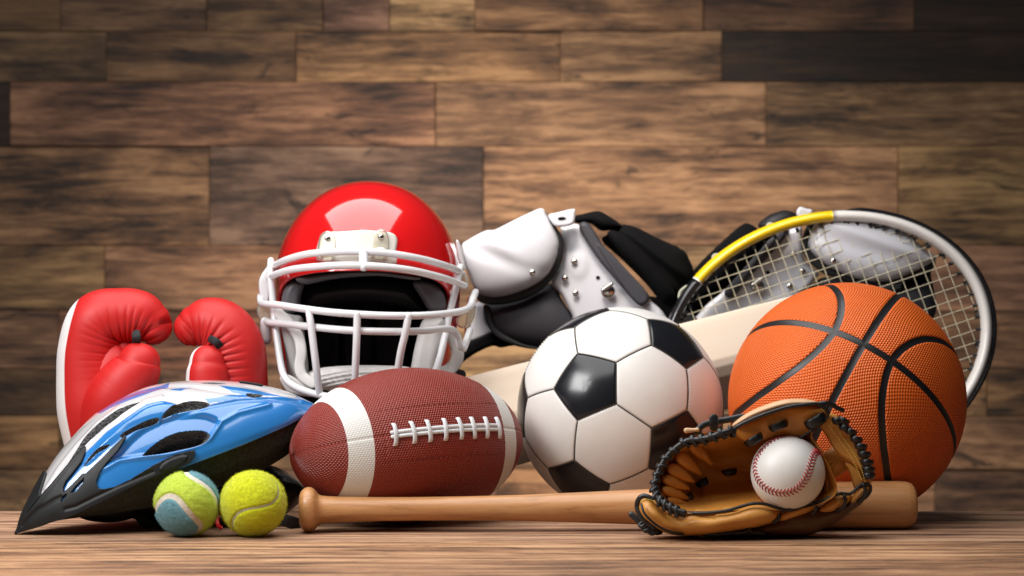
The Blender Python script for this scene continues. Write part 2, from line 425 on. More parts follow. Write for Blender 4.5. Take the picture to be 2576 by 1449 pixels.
def tennis_ball(loc, R, q, label, colors, halfw, mats):
    root = thing('tennis_ball', label, 'tennis ball', loc, 'tennis balls in front of the blue cycling helmet')
    V, F = ICO6; C = seam_curve(1200, .55 if len(q) == 2 else .44)@q2m(q).T
    d, sd = seam_sides(V, C); val = d*R-halfw
    X = np.c_[V, sd]; X, v, Fp, Fn = clip(X, F, val)
    P = nrm(X[:, :3]); rr = R-.0011*(1-ss(0, .0022, v)); base = P*rr[:, None]+np.array(loc)
    base += P*(fbm(P, 14, 3)*.00025)[:, None]
    side = X[:, 3]
    a = compact(base, Fn); obj('seam', (a[0], a[1]), mats[2], root)
    lab = components(Fp, len(X))
    for L in np.unique(lab[Fp[:, 0]]):
        f = Fp[lab[Fp[:, 0]] == L]; a = compact(base, f); s = np.median(side[f[:, 0]])
        k = 0 if s > 0 else 1
        p = obj('felt_panel', (a[0], a[1]), mats[k], root)
        if mats[0] is not mats[1]: p['label'] = colors[k]
        # fibres standing off the felt
        cen = base[f].mean(1); n_ = P[f].mean(1); pick = RNG.choice(len(f), min(len(f), 9000), replace=False)
        cs = cen[pick]+RNG.normal(size=(len(pick), 3))*.0002; nn = nrm(P[f[pick, 0]]+RNG.normal(size=(len(pick), 3))*.75)
        tt = nrm(np.cross(nn, RNG.normal(size=nn.shape))); Ln = RNG.uniform(.0008, .0022, len(pick))[:, None]; wd = .00007
        cur = RNG.normal(size=nn.shape)*.35
        v0 = cs-tt*wd; v1 = cs+tt*wd; mid = cs+nn*Ln*.6; v2 = mid+tt*wd; v3 = mid-tt*wd; v4 = mid+nrm(nn+cur)*Ln*.5
        VV = np.stack([v0, v1, v2, v3, v4], 1).reshape(-1, 3); b = np.arange(len(pick))[:, None]*5
        FF = np.vstack([b+[0, 1, 2], b+[0, 2, 3], b+[3, 2, 4]])
        obj('felt_fibres', (VV, FF), mats[k], root, kind='stuff', smooth=False)
    return root
m_ty = felt('yellow_felt', (.70, .72, .008), (.50, .55, .004)); m_tg = felt('lime_felt', (.62, .74, .09), (.44, .58, .04))
m_tb = felt('blue_felt', (.20, .42, .47), (.10, .27, .33)); m_ts = plain('rubber_seam', (.42, .42, .33), .8, bump=.5)
m_ts2 = plain('pale_rubber_seam', (.62, .56, .46), .8, bump=.5)
def on_table(x, r, d): return ((x-CX)*d/FOC, d, r)
tennis_ball(on_table(470, .0332, 2.503), .0332, ((-.58, -.56, -.69), (.146, -.96, -.26)),
            'lime green tennis ball with a round dusty blue patch and wide beige seam', ('lime green felt panel', 'dusty blue felt panel'), .0030, (m_tg, m_tb, m_ts2))
tennis_ball(on_table(637, .0337, 2.503), .0337, (-0.733446249108417, -0.1520957594302378, -0.5024978917970229, -0.43176306971727035),
            'all bright yellow fuzzy tennis ball with a curving grey seam', ('', ''), .0011, (m_ty, m_ty, m_ts))

# ------------------------------------------------------------ soccer ball
def soccer():
    loc = np.array(on_table(1561, .1155, 2.76)); R = .1155
    RM = np.array([[-0.01100687, 0.6028215, -0.79780016], [-0.30463944, -0.76194182, -0.57152381], [-0.95240415, 0.2367507, 0.1920298]])
    root = thing('soccer_ball', 'classic black and white stitched soccer ball between the football and basketball', 'soccer ball', tuple(loc))
    ph = (1+5**.5)/2; I = []
    for s in (1, -1):
        for t in (1, -1): I += [(0, s, t*ph), (s, t*ph, 0), (t*ph, 0, s)]
    I = np.array(I, float); E = [(i, j) for i in range(12) for j in range(i+1, 12) if abs(np.linalg.norm(I[i]-I[j])-2) < 1e-6]
    I = I@RM.T
    nb = {i: [j for a, b in E for j in ((b,) if a == i else (a,) if b == i else ())] for i in range(12)}
    polys = []
    def order(c, P):
        c = nrm(c); a = nrm(P[0]-(P[0]@c)*c); b = np.cross(c, a); return P[np.argsort(np.arctan2(P@b, P@a))]
    for i in range(12):
        P = np.array([I[i]+(I[j]-I[i])/3 for j in nb[i]]); polys.append((0, order(I[i], P)))
    for a in range(12):
        for b in nb[a]:
            for c in nb[b]:
                if a < b < c and c in nb[a]:
                    P = np.array([I[i]+(I[j]-I[i])/3 for i in (a, b, c) for j in (a, b, c) if i != j]); polys.append((1, order(P.mean(0), P)))
    mb = M_('black_panel'); n = mb.noise(mb.coords(), 45, 4); mb.set(color=(.010, .011, .014), rough=mb.math('MULTIPLY_ADD', n, .10, .15))
    mw = M_('white_panel'); n = mw.noise(mw.coords(), 30, 5)
    mw.set(color=mw.mix(n, (.72, .69, .65), (.80, .78, .75)), rough=mw.math('MULTIPLY_ADD', n, .15, .30), normal=mw.bump(mw.noise(mw.coords(), 25, 4), .18, .003))
    cache = {}
    nd, nr = 14, 12
    for kind, P in polys:
        m = len(P); c = nrm(P.mean(0))
        B = []
        for i in range(m):
            for t in np.linspace(0, 1, nd, endpoint=False): B.append(nrm(P[i]*(1-t)+P[(i+1) % m]*t))
        B = np.array(B); rs = np.r_[np.linspace(0, .9, nr-4)[1:], .94, .97, .985, .996, 1.0]
        V = [c*R]
        for r in rs:
            q = nrm(c*(1-r)+B*r); q = nrm(c*(1-r*.992)+B*r*.992) if r > .95 else q
            dist = np.linalg.norm(nrm(B)-q, axis=1)*R
            rad = R+.0002-.0018*np.exp(-(dist/.0010)**1.3); rad = np.where(r == 1.0, R-.0036, rad)
            V.append(q*rad[:, None])
        V = np.vstack(V); k = len(B)
        F = [[0, 1+i, 1+(i+1) % k] for i in range(k)]
        for a in range(len(rs)-1):
            for i in range(k): F.append([1+a*k+i, 1+(a+1)*k+i, 1+(a+1)*k+(i+1) % k, 1+a*k+(i+1) % k])
        # local frame so that alike panels share one mesh
        e0 = c; e1 = nrm(P[0]-(P[0]@c)*c); e2 = np.cross(e0, e1); Q = np.stack([e1, e2, e0], 1)
        if kind not in cache: cache[kind] = mesh_data('panel', V@Q, F); cache[kind].materials.append((mb, mw)[kind].m)
        o = bpy.data.objects.new('panel', cache[kind]); COL.objects.link(o); o.parent = root
        o.matrix_local = Matrix([list(Q[i])+[0] for i in range(3)]+[[0, 0, 0, 1]])
        o['label'] = ('black pentagonal leather panel', 'white hexagonal leather panel')[kind]
    V, F = ico(4); obj('bladder', (V*(R-.0030)+loc, F), plain('dark_inside', (.03, .025, .02), .9), root)
    # stitches
    St = []; th = .00042
    for a, b in E:
        P0, P1 = nrm(I[a]+(I[b]-I[a])/3), nrm(I[b]+(I[a]-I[b])/3)
        St.append((P0, P1))
    hexes = [P for k_, P in polys if k_ == 0]
    for P in hexes:
        for i in range(5): St.append((nrm(P[i]), nrm(P[(i+1) % 5])))
    parts = []
    for P0, P1 in St:
        for t in np.linspace(.05, .95, 13):
            p = nrm(P0*(1-t)+P1*t); tn = nrm(P1-P0); sd = np.cross(p, tn)
            q = [(p*(R-.0002)+tn*s_*.0010)+p*h for s_, h in ((-1, -.0010), (-.6, .0004), (.6, .0004), (1, -.0010))]
            parts.append(tube(np.array(q), .00055, 5, caps=False, up=p))
    V, F = join(parts); obj('stitching', (V+loc, F), plain('thread', (.070, .058, .045), .8, bump=0), root, kind='stuff')
soccer()

# ------------------------------------------------------------ basketball
def basketball():
    R = .1292; loc = np.array(on_table(2130, R, 2.69))
    root = thing('basketball', 'orange pebbled basketball with black seams on the right side of the table', 'basketball', tuple(loc))
    e0 = np.array([.02020202, -.86481532, .5016835]); e0 /= np.linalg.norm(e0)
    e1 = np.array([.86078892, -.24019585, -.44871861]); e1 = nrm(e1-(e1@e0)*e0); e2 = np.cross(e0, e1)
    V, F = ico(7); a0, a1, a2 = V@e0, V@e1, V@e2
    d1 = np.abs(np.arcsin(np.clip(a1, -1, 1))); d2 = np.abs(np.arcsin(np.clip(a2, -1, 1)))
    rho = np.degrees(np.arccos(np.clip(np.abs(a1), -1, 1))); phi = np.degrees(np.arctan2(np.abs(a2), np.abs(a0)))
    tab = np.interp(phi, [0, 9, 17, 25, 35, 50, 60, 68, 78, 90], [75, 73.6, 71, 67.5, 62, 54, 49.6, 46.6, 43.2, 42])
    pp = np.linspace(0, 90, 181)
    rr = np.interp(pp, [0, 9, 17, 25, 35, 50, 60, 68, 78, 90], [75, 73.6, 71, 67.5, 62, 54, 49.6, 46.6, 43.2, 42])
    k_ = np.hanning(25); k_ /= k_.sum(); ext = np.r_[rr[1:40][::-1], rr, rr[-40:-1][::-1]]; rr = np.convolve(ext, k_, 'same')[39:39+181]
    tab = np.interp(phi, pp, rr); slope = np.interp(phi, pp, np.gradient(rr, pp))
    d3 = np.abs(rho-tab)*PI/180/np.sqrt(1+(slope/np.maximum(np.sin(np.radians(rho)), .2))**2)
    d = np.minimum(np.minimum(d1, d2), d3)*R; val = d-.0039
    # pebble coordinates: azimuthal about the panel side facing the room
    c = nrm(np.array([.15, -.95, .25])); u_ = nrm(np.cross([0, 0, 1], c)); v_ = np.cross(c, u_)
    def uv(P):
        t = np.arccos(np.clip(P@c, -1, 1)); s = np.maximum(np.sin(t), 1e-6); g = (t**.5)*np.sin(t)**.5 if False else t
        w_ = fbm(P, 3.0, 9, 2)*.016
        return np.c_[(P@u_)/s*g*R+w_, (P@v_)/s*g*R-w_*.6, np.zeros(len(P))]
    X, v, Fp, Fn = clip(V, F, val); P = nrm(X)
    rad = R-.0011*(1-ss(-.0006, .0012, v))-.0003*ss(-.001, -.0042, v)
    base = P*rad[:, None]+loc; U = uv(P)
    mo = pebbled('orange_pebbled_rubber', (.88, .150, .011), .0033, .42, strength=.9, dist=.0012, spec=.5)
    mk = plain('black_seam_rubber', (.012, .011, .012), .38, nscale=200)
    a = compact(base, Fn); obj('seam', (a[0], a[1]), mk, root)
    lab = components(Fp, len(X))
    for L in np.unique(lab[Fp[:, 0]]):
        f = Fp[lab[Fp[:, 0]] == L]; a = compact(base, f); obj('panel', (a[0], a[1]), mo, root, attrs={'uvp': U[a[2]]})
basketball()

# ------------------------------------------------------------ american football
def football():
    A, b = .140, .0835; cy_ = 2.64; loc = np.array([(1027-CX)*cy_/FOC, cy_, b])
    ps = math.radians(34); tl = math.radians(1.6)
    e = nrm(np.array([math.cos(ps)*math.cos(tl), math.sin(ps)*math.cos(tl), math.sin(tl)])); f = nrm(np.array([math.sin(ps), -math.cos(ps), 0.])); z = np.cross(e, f)*1.0
    if z[2] < 0: z = -z
    root = thing('american_football', 'brown pebbled football with two white stripes and white laces behind the wooden bat', 'football', tuple(loc))
    nt, nf = 330, 360; s = np.linspace(-1, 1, nt); t = np.sin(s*PI/2)*.5+s*.5
    ph = np.linspace(0, 2*PI, nf, endpoint=False); Tt, Ph = np.meshgrid(t, ph, indexing='ij')
    lace0 = math.radians(15)
    def rad(t): return b*np.maximum(1-np.abs(t)**2.0, 0)**.57
    X = np.c_[Tt.ravel(), np.cos(Ph.ravel()), np.sin(Ph.ravel()), Ph.ravel()]
    F = tri(grid(nt, nf, False, True))
    def stripe(t): return .0118/A-np.minimum(np.abs(t-.662), np.abs(t+.662))
    X2, v, Fs, Fb = clip(X, F, stripe(X[:, 0])*A)
    def place(X):
        t = np.clip(X[:, 0], -1, 1); phi = np.arctan2(X[:, 2], X[:, 1]); r = rad(t)
        q = (phi-lace0+PI/4) % (PI/2)-PI/4; dist = np.abs(q)*r
        r = r-.0009*np.exp(-(dist/.0012)**2)
        # rectangle of stitching round the lace: slight raised welt
        qq = ((phi-lace0+PI) % (2*PI)-PI)*r; tx = t*A-.005
        rect = np.maximum(np.abs(qq)-.0285, np.abs(tx)-.075)
        r = r-.0004*np.exp(-(rect/.0011)**2)*(np.sin(tx*900+qq*900) > -.3)
        P = (t*A)[:, None]*e+(r*np.cos(phi))[:, None]*f+(r*np.sin(phi))[:, None]*z+loc
        tt = t*A
        U = np.c_[tt+.003*np.sin(phi*3), phi*(.058+.0*r), np.zeros(len(t))]
        # arc pattern: v follows the local radius so rows bend towards the tips
        U[:, 1] = ((phi-lace0+PI) % (2*PI)-PI)*(.35*b+.65*r)
        return P, U
    P, U = place(X2)
    mb = pebbled('brown_pebbled_leather', (.26, .026, .014), .0029, .34, strength=.9, dist=.0009, spec=.45)
    mw = pebbled('white_pebbled_stripe', (.74, .74, .70), .0029, .5, strength=.5, dist=.0005, var=.05)
    lab = components(Fb, len(X2))
    for L in np.unique(lab[Fb[:, 0]]):
        ff = Fb[lab[Fb[:, 0]] == L]; a = compact(P, ff); obj('panel', (a[0], a[1]), mb, root, attrs={'uvp': U[a[2]]})
    lab = components(Fs, len(X2))
    for L in np.unique(lab[Fs[:, 0]]):
        ff = Fs[lab[Fs[:, 0]] == L]; a = compact(P, ff); obj('stripe', (a[0], a[1]), mw, root, attrs={'uvp': U[a[2]]})
    ml = plain('white_lace', (.70, .72, .74), .35, bump=.3)
    def pt(x, q, h):   # x along axis (m), q across (m), h height
        t = (x)/A; r = rad(t); phi = lace0+q/r; n_ = math.cos(phi)*f+math.sin(phi)*z
        return x*e+(r+h)*n_+loc, n_
    x0, x1 = -.060, .070
    for qq in (-.0022, .0022):
        L = [pt(x, qq, .0012)[0] for x in np.linspace(x0-.003, x1+.003, 20)]
        obj('long_lace', tube(np.array(L), .0013, 8, up=pt(.004, 0, 0)[1], r2=.0021, rnd=1), ml, root)
    for i, x in enumerate(np.linspace(x0, x1, 8)):
        L = [pt(x+.0008*math.sin(i*2.1+q*90), q, h)[0] for q, h in ((-.0115, -.0012), (-.0105, .0010), (-.006, .0022), (0, .0030), (.006, .0022), (.0105, .0010), (.0115, -.0012))]
        obj('cross_lace', tube(spline(L, 14), .0011, 8, up=pt(x, 0, 0)[1], r2=.0026, sq=.7, rnd=.5), ml, root)
    # stitched rectangle
    parts = []; ring = []
    for x in np.linspace(-.070, .078, 26): ring += [((x, -.0285), (x+.0038, -.0285)), ((x, .0285), (x+.0038, .0285))]
    for (xa, qa), (xb, qb) in ring:
        L = [pt(xa, qa, -.0003)[0], pt((xa+xb)/2, (qa+qb)/2, .0003)[0], pt(xb, qb, -.0003)[0]]
        parts.append(tube(np.array(L), .00026, 5, caps=False))
    V, Fq = join(parts); obj('stitching', (V, Fq), plain('dark_red_thread', (.15, .020, .014), .7, bump=0), root, kind='stuff')
football()

# ------------------------------------------------------------ wooden baseball bat
def bat():
    A = S(751, 0, 2.545); B = S(2303, 0, 2.585); A[2] = .0234; B[2] = .0251
    L = np.linalg.norm(B-A); u = nrm(B-A)
    prof = [(751, 0), (751.5, 22), (753, 36), (757, 46), (764, 53), (773, 57), (782, 56.5), (790, 52), (796, 45), (801, 38.5), (808, 35.5), (822, 33.8), (860, 32), (950, 30.2), (1040, 29.6), (1150, 30.2), (1260, 32), (1370, 35), (1480, 39), (1600, 44), (1720, 49), (1850, 53.5), (1980, 57), (2100, 59), (2200, 60), (2262, 60), (2280, 58.5), (2292, 54), (2299, 46), (2302, 32), (2303, 0)]
    p = np.array(prof, float); t = (p[:, 0]-751)/(2303-751)
    tt = np.unique(np.r_[t, np.linspace(0, 1, 120)]); rr = np.interp(tt, t, p[:, 1]*np.interp(t, [0, 1], [2.545, 2.585])/FOC)
    V, F = lathe(np.c_[tt*L, rr], 72)
    # local frame x along the bat: keep object space for the grain
    m = wood('bat_wood', (.20, .075, .020), (.50, .235, .085), (.62, .33, .14), 1.3, .42, .12, fine=1.3, contrast=.85, patch=.25)
    nt = m.node_tree; b_ = nt.nodes['Principled BSDF']; b_.inputs['Coat Weight'].default_value = .35; b_.inputs['Coat Roughness'].default_value = .3
    root = link('baseball_bat', mesh_data('baseball_bat', V, F), m)
    z = nrm(np.array([0, 0, 1.])-u[2]*u); y = np.cross(z, u); root.matrix_world = Matrix([[u[i], y[i], z[i], A[i]] for i in range(3)]+[[0, 0, 0, 1]])
    root['label'] = 'wooden baseball bat lying along the front of the table with its knob at left'; root['category'] = 'baseball bat'
bat()

# ------------------------------------------------------------ cricket bat
def cricket():
    P0 = S(790, 1176, 2.77); P1 = S(2170, 821, 3.05); L = np.linalg.norm(P1-P0); u = nrm(P1-P0)
    z = nrm(np.array([0, 0, 1.])-u[2]*u); y = np.cross(z, u)
    root = thing('cricket_bat', 'pale wooden cricket bat with a ridged back sloping up behind the balls', 'cricket bat', tuple(P0))
    root.matrix_world = Matrix([[u[i], y[i], z[i], P0[i]] for i in range(3)]+[[0, 0, 0, 1]])
    sec = [(-.0565, .006), (-.0565, -.004), (-.050, -.009), (-.012, -.034), (.001, -.0375), (.010, -.036), (.050, -.011), (.0575, -.004), (.0575, .006)]
    xs = np.r_[0, .004, .012, np.linspace(.03, L-.05, 24), L-.03, L-.015, L-.004, L]; V = []
    for x in xs:
        k = 1-.06*math.exp(-x/.006); sh = 1 if x < L-.05 else max(.30, 1-((x-(L-.05))/.05)**2.2*.7)
        bulge = .75+.25*math.sin(PI*min(1, x/L))
        V += [(x, yy*bulge, zz*k*sh) for zz, yy in sec]
    n = len(sec); F = [list(q) for q in grid(len(xs), n, False, True)]; F += [list(range(n)), [(len(xs)-1)*n+i for i in range(n)][::-1]]
    m = wood('willow_wood', (.74, .57, .42), (.86, .70, .55), (.90, .78, .65), .9, .5, .08, fine=.8, contrast=.55, patch=0)
    me = mesh_data('blade', np.array(V), F); o = link('blade', me, m, root)
    bv = o.modifiers.new('b', 'BEVEL'); bv.width = .003; bv.segments = 3; bv.limit_method = 'ANGLE'; bv.angle_limit = .3; o.modifiers.new('w', 'WEIGHTED_NORMAL')
    H = [(x, 0, 0) for x in np.linspace(L-.03, L+.05, 12)]
    o = link('handle', mesh_data('handle', *tube(np.array(H), .0155, 20, rnd=.6)), plain('bat_grip', (.05, .05, .055), .7, nscale=300, bump=.4), root)
cricket()

# ------------------------------------------------------------ tennis racket
def racket():
    d0 = 3.045; C2 = np.array([2079., 866.]); a_, b_ = 431-24, 341-24; th = -math.radians(14)
    dx = np.array([math.cos(th), math.sin(th)]); dy = np.array([-math.sin(th), math.cos(th)])   # px, y down
    def W(p, off=0):     # pixel on the racket plane, leaning back a little
        d = d0+off-(p[1]-866)*.00006; return S(p[0], p[1], d)
    root = thing('tennis_racket', 'tennis racket with a yellow, white and black frame and cream strings standing behind the basketball', 'tennis racket', tuple(S(1650, 973, d0)))
    def ell(t, ka=1., kb=None): kb = ka if kb is None else kb; return C2+dx*a_*ka*math.cos(t)+dy*b_*kb*math.sin(t)
    tt = np.linspace(0, 2*PI, 720, endpoint=False); E = np.array([ell(t) for t in tt])
    # colour breaks found by pixel position on the ring
    def tpar(x, y): return tt[np.argmin(np.hypot(E[:, 0]-x, E[:, 1]-y))]
    tY0, tY1 = tpar(1752, 703), tpar(2092, 533); tE = tpar(2430, 1000)
    mW = plain('white_racket_paint', (.80, .76, .72), .25, var=.03, bump=0, coat=.5); mY = plain('yellow_racket_paint', (.92, .60, .004), .25, var=.04, bump=0, coat=.5); mK = plain('black_racket_paint', (.010, .010, .012), .2, bump=0, coat=.6)
    def arc(t0, t1, n): 
        if t1 < t0: t1 += 2*PI
        return np.array([W(ell(t)) for t in np.linspace(t0, t1, n)])
    up = (0, 1, 0); k = d0/FOC
    def seg_(t0, t1, mat, nm, lab): obj(nm, tube(arc(t0, t1, 90), .0125, 18, up=up, r2=14.5*k, caps=True), mat, root, label=lab)
    seg_(tY0, tY1, mY, 'frame_section', 'yellow frame section'); seg_(tY1, tE+.9, mW, 'frame_section', 'white frame section'); seg_(tE+.9, tY0-.012, mK, 'frame_section', 'black frame section')
    seg_(tY0-.012, tY0, mW, 'frame_ring', 'thin white ring')
    if tE < tY1: tE += 2*PI
    g = [W(ell(t, 1.0+ (17.5*min(1, i/5+.2))/380), .003) for i, t in enumerate(np.linspace(tY1+.02, tE+.55, 70))]
    obj('bumper_guard', tube(np.array(g), .0100, 12, up=up, r2=.0038, rnd=1), mK, root)
    # pale bits of wiring seen outside the yellow part
    for t0, t1 in ((tY0-.20, tY0-.03), (tY0+.16, tY0+.24), (tY0+.55, tY0+.62)):
        L = [W(ell(t, 1.0+.052*math.sin(PI*(i+.5)/12)), .006) for i, t in enumerate(np.linspace(t0, t1, 12))]
        obj('grommet_strip', tube(np.array(L), .0016, 8, rnd=1), plain('strip', (.42, .43, .33), .5), root)
    # throat and handle going down to the left, behind the balls
    for s in (1, -1):
        p0 = ell(PI-s*.42); p3 = ell(PI, 1.30, 1); L = [np.r_[p0, 0], np.r_[(p0+C2-dx*a_*1.10+0*dy)/2-dx*10, 0], np.r_[p3, 0]]
        Q = spline(np.array(L), 20); obj('throat', tube(np.array([W(q[:2]) for q in Q]), .0115, 14, up=up, r2=16*k), mK, root)
    L = [W(C2-dx*(a_*1.28+q)) for q in np.linspace(0, 330, 14)]
    obj('handle', tube(np.array(L), .015, 16, up=up, r2=.0135, rnd=.3, sq=.7), plain('grip_tape', (.03, .03, .032), .8, nscale=200, bump=.5), root)
    ms = plain('string', (.66, .60, .42), .4, var=.08, bump=0); mg = plain('grommet', (.012, .012, .013), .4, bump=0)
    sl = -math.radians(18.5); m1 = np.array([math.cos(sl), math.sin(sl)]); n1 = np.array([-math.sin(sl), math.cos(sl)])
    ia, ib = a_-20, b_-20
    gm = mesh_data('grommet', *tube(np.array([(0, 0, -.0022), (0, 0, .0034)]), .0022, 8), smooth=True); gm.materials.append(mg)
    def chord(c, dvec):
        A = np.array([(c-C2)@dx/ia, (c-C2)@dy/ib]); D = np.array([dvec@dx/ia, dvec@dy/ib])
        qa, qb, qc = D@D, 2*A@D, A@A-1; q = qb*qb-4*qa*qc
        return None if q <= 0 else ((-qb-math.sqrt(q))/2/qa, (-qb+math.sqrt(q))/2/qa)
    def string(c, dv, sgn):
        r = chord(c, dv)
        if r is None or r[1]-r[0] < 60: return
        P = [W(c+dv*t, sgn*.0011*math.sin(t/29.5*PI)) for t in np.linspace(r[0]-8, r[1]+8, 44)]
        obj('string', tube(np.array(P), .00050, 6, caps=False), ms, root)
        for t, s in ((r[0], 1), (r[1], -1)):
            o = bpy.data.objects.new('grommet', gm); COL.objects.link(o); o.parent = root
            p = W(c+dv*t); dd = Vector(W(c+dv*(t+s*20))-p); o.location = Vector(p)-Vector(root.location); o.rotation_euler = dd.to_track_quat('Z', 'Y').to_euler()
    for i in range(-10, 11): string(C2+n1*(i*29.6-4), m1, 1)
    for i in range(-13, 14): string(C2+m1*(i*29.2+3)+(-n1*0), np.array([math.cos(math.radians(69.5)), math.sin(math.radians(69.5))]), -1)
racket()
# ------------------------------------------------------------ soft shapes helper
def SV(x, y, d): return np.stack([(x-CX)*d/FOC, np.broadcast_to(d, x.shape), CAMH-(y-CY)*d/FOC], 1)
def pillow(poly, d, R, B, thick, step=3.0, disp=None, smooth=True, n=None, holes=(), dome=False):
    """a cushion or plate: outline poly, edge depth d (number or function), swelling B towards the room over R, thickness behind"""
    poly = np.asarray(poly, float)
    if smooth: poly = smooth_poly(poly, n or max(60, len(poly)*8))
    x0, y0 = poly.min(0)-step*2; x1, y1 = poly.max(0)+step*2
    gx, gy = np.arange(x0, x1, step), np.arange(y0, y1, step)
    X, Y = np.meshgrid(gx, gy, indexing='ij'); Q = np.c_[X.ravel(), Y.ravel()]
    val = sdf_poly(Q, poly)
    for h in holes: val = np.minimum(val, -sdf_poly(Q, np.asarray(h, float)))
    F = tri(grid(len(gx), len(gy)))
    if dome:      # a membrane blown up over the outline: smooth, without a ridge
        M = (val > 0).reshape(X.shape).astype(float); H_ = M*.0
        for _ in range(500):
            H_ = M*(.25*(np.roll(H_, 1, 0)+np.roll(H_, -1, 0)+np.roll(H_, 1, 1)+np.roll(H_, -1, 1))+1)
        H_ = np.sqrt(H_/H_.max()); Q = np.c_[Q, H_.ravel()]
    V, v, Fp, _ = clip(Q, F, val)
    a = compact(V, Fp); Q, F = a[0], a[1]; v = np.maximum(v[a[2]], 0)
    dd = d(Q[:, 0], Q[:, 1]) if callable(d) else np.full(len(Q), float(d))
    t = np.clip(v/R, 0, 1); prof_ = np.sqrt(np.maximum(1-(1-t)**2, 0))
    if dome: prof_ = np.minimum(Q[:, 2]+0*t, 1)*ss(-.2, 1.0, v/(step*1.5))
    dep = dd-B*prof_
    if disp is not None: dep = dep+disp(Q[:, 0], Q[:, 1], v)
    front = SV(Q[:, 0], Q[:, 1], dep); back = SV(Q[:, 0], Q[:, 1], np.maximum(dd, dep)+thick)
    m = len(Q)
    E = np.vstack([F[:, [0, 1]], F[:, [1, 2]], F[:, [2, 0]]]); key = np.sort(E, 1)
    _, inv, cnt = np.unique(key, axis=0, return_inverse=True, return_counts=True); b = E[cnt[inv.ravel()] == 1]
    side = np.vstack([np.c_[b[:, 1], b[:, 0], b[:, 0]+m], np.c_[b[:, 1], b[:, 0]+m, b[:, 1]+m]])
    return np.vstack([front, back]), np.vstack([F, F[:, ::-1]+m, side])
def zmap(x0, y0, k): return lambda L: [(x0+p[0]/k, y0+p[1]/k, *p[2:]) for p in L]
Z1 = zmap(0, 892.7, 2.605); Z2 = zmap(103, 686.8, 3.014); Z3 = zmap(618.1, 425.8, 2.398); Z5 = zmap(1133.1, 480.7, 3.014)
Z4 = zmap(1648.3, 480.7, 3.41); Z7 = zmap(0, 927.1, 3.349); ZG = zmap(1545.2, 927.1, 3.0135); ZH = zmap(1565.8, 995.8, 3.98); ZI = zmap(1888.6, 982.1, 3.835)
def cord(L, r, mat, parent, name='lace', d=None, n=40, flat=None, up=None, rnd=1, closed=False, seg=10):
    P = SP([(p[0], p[1], p[2] if len(p) > 2 else d) for p in L]); Q = spline(P, n, closed)
    return obj(name, tube(Q, r, seg, closed, up=up, r2=flat, rnd=rnd), mat, parent)

def thicken(V, N, F, t):
    m = len(V); E = np.vstack([F[:, [0, 1]], F[:, [1, 2]], F[:, [2, 0]]]); key = np.sort(E, 1)
    _, inv, cnt = np.unique(key, axis=0, return_inverse=True, return_counts=True); b = E[cnt[inv.ravel()] == 1]
    side = np.vstack([np.c_[b[:, 1], b[:, 0], b[:, 0]+m], np.c_[b[:, 1], b[:, 0]+m, b[:, 1]+m]])
    return np.vstack([V, V-N*t]), np.vstack([F, F[:, ::-1]+m, side])
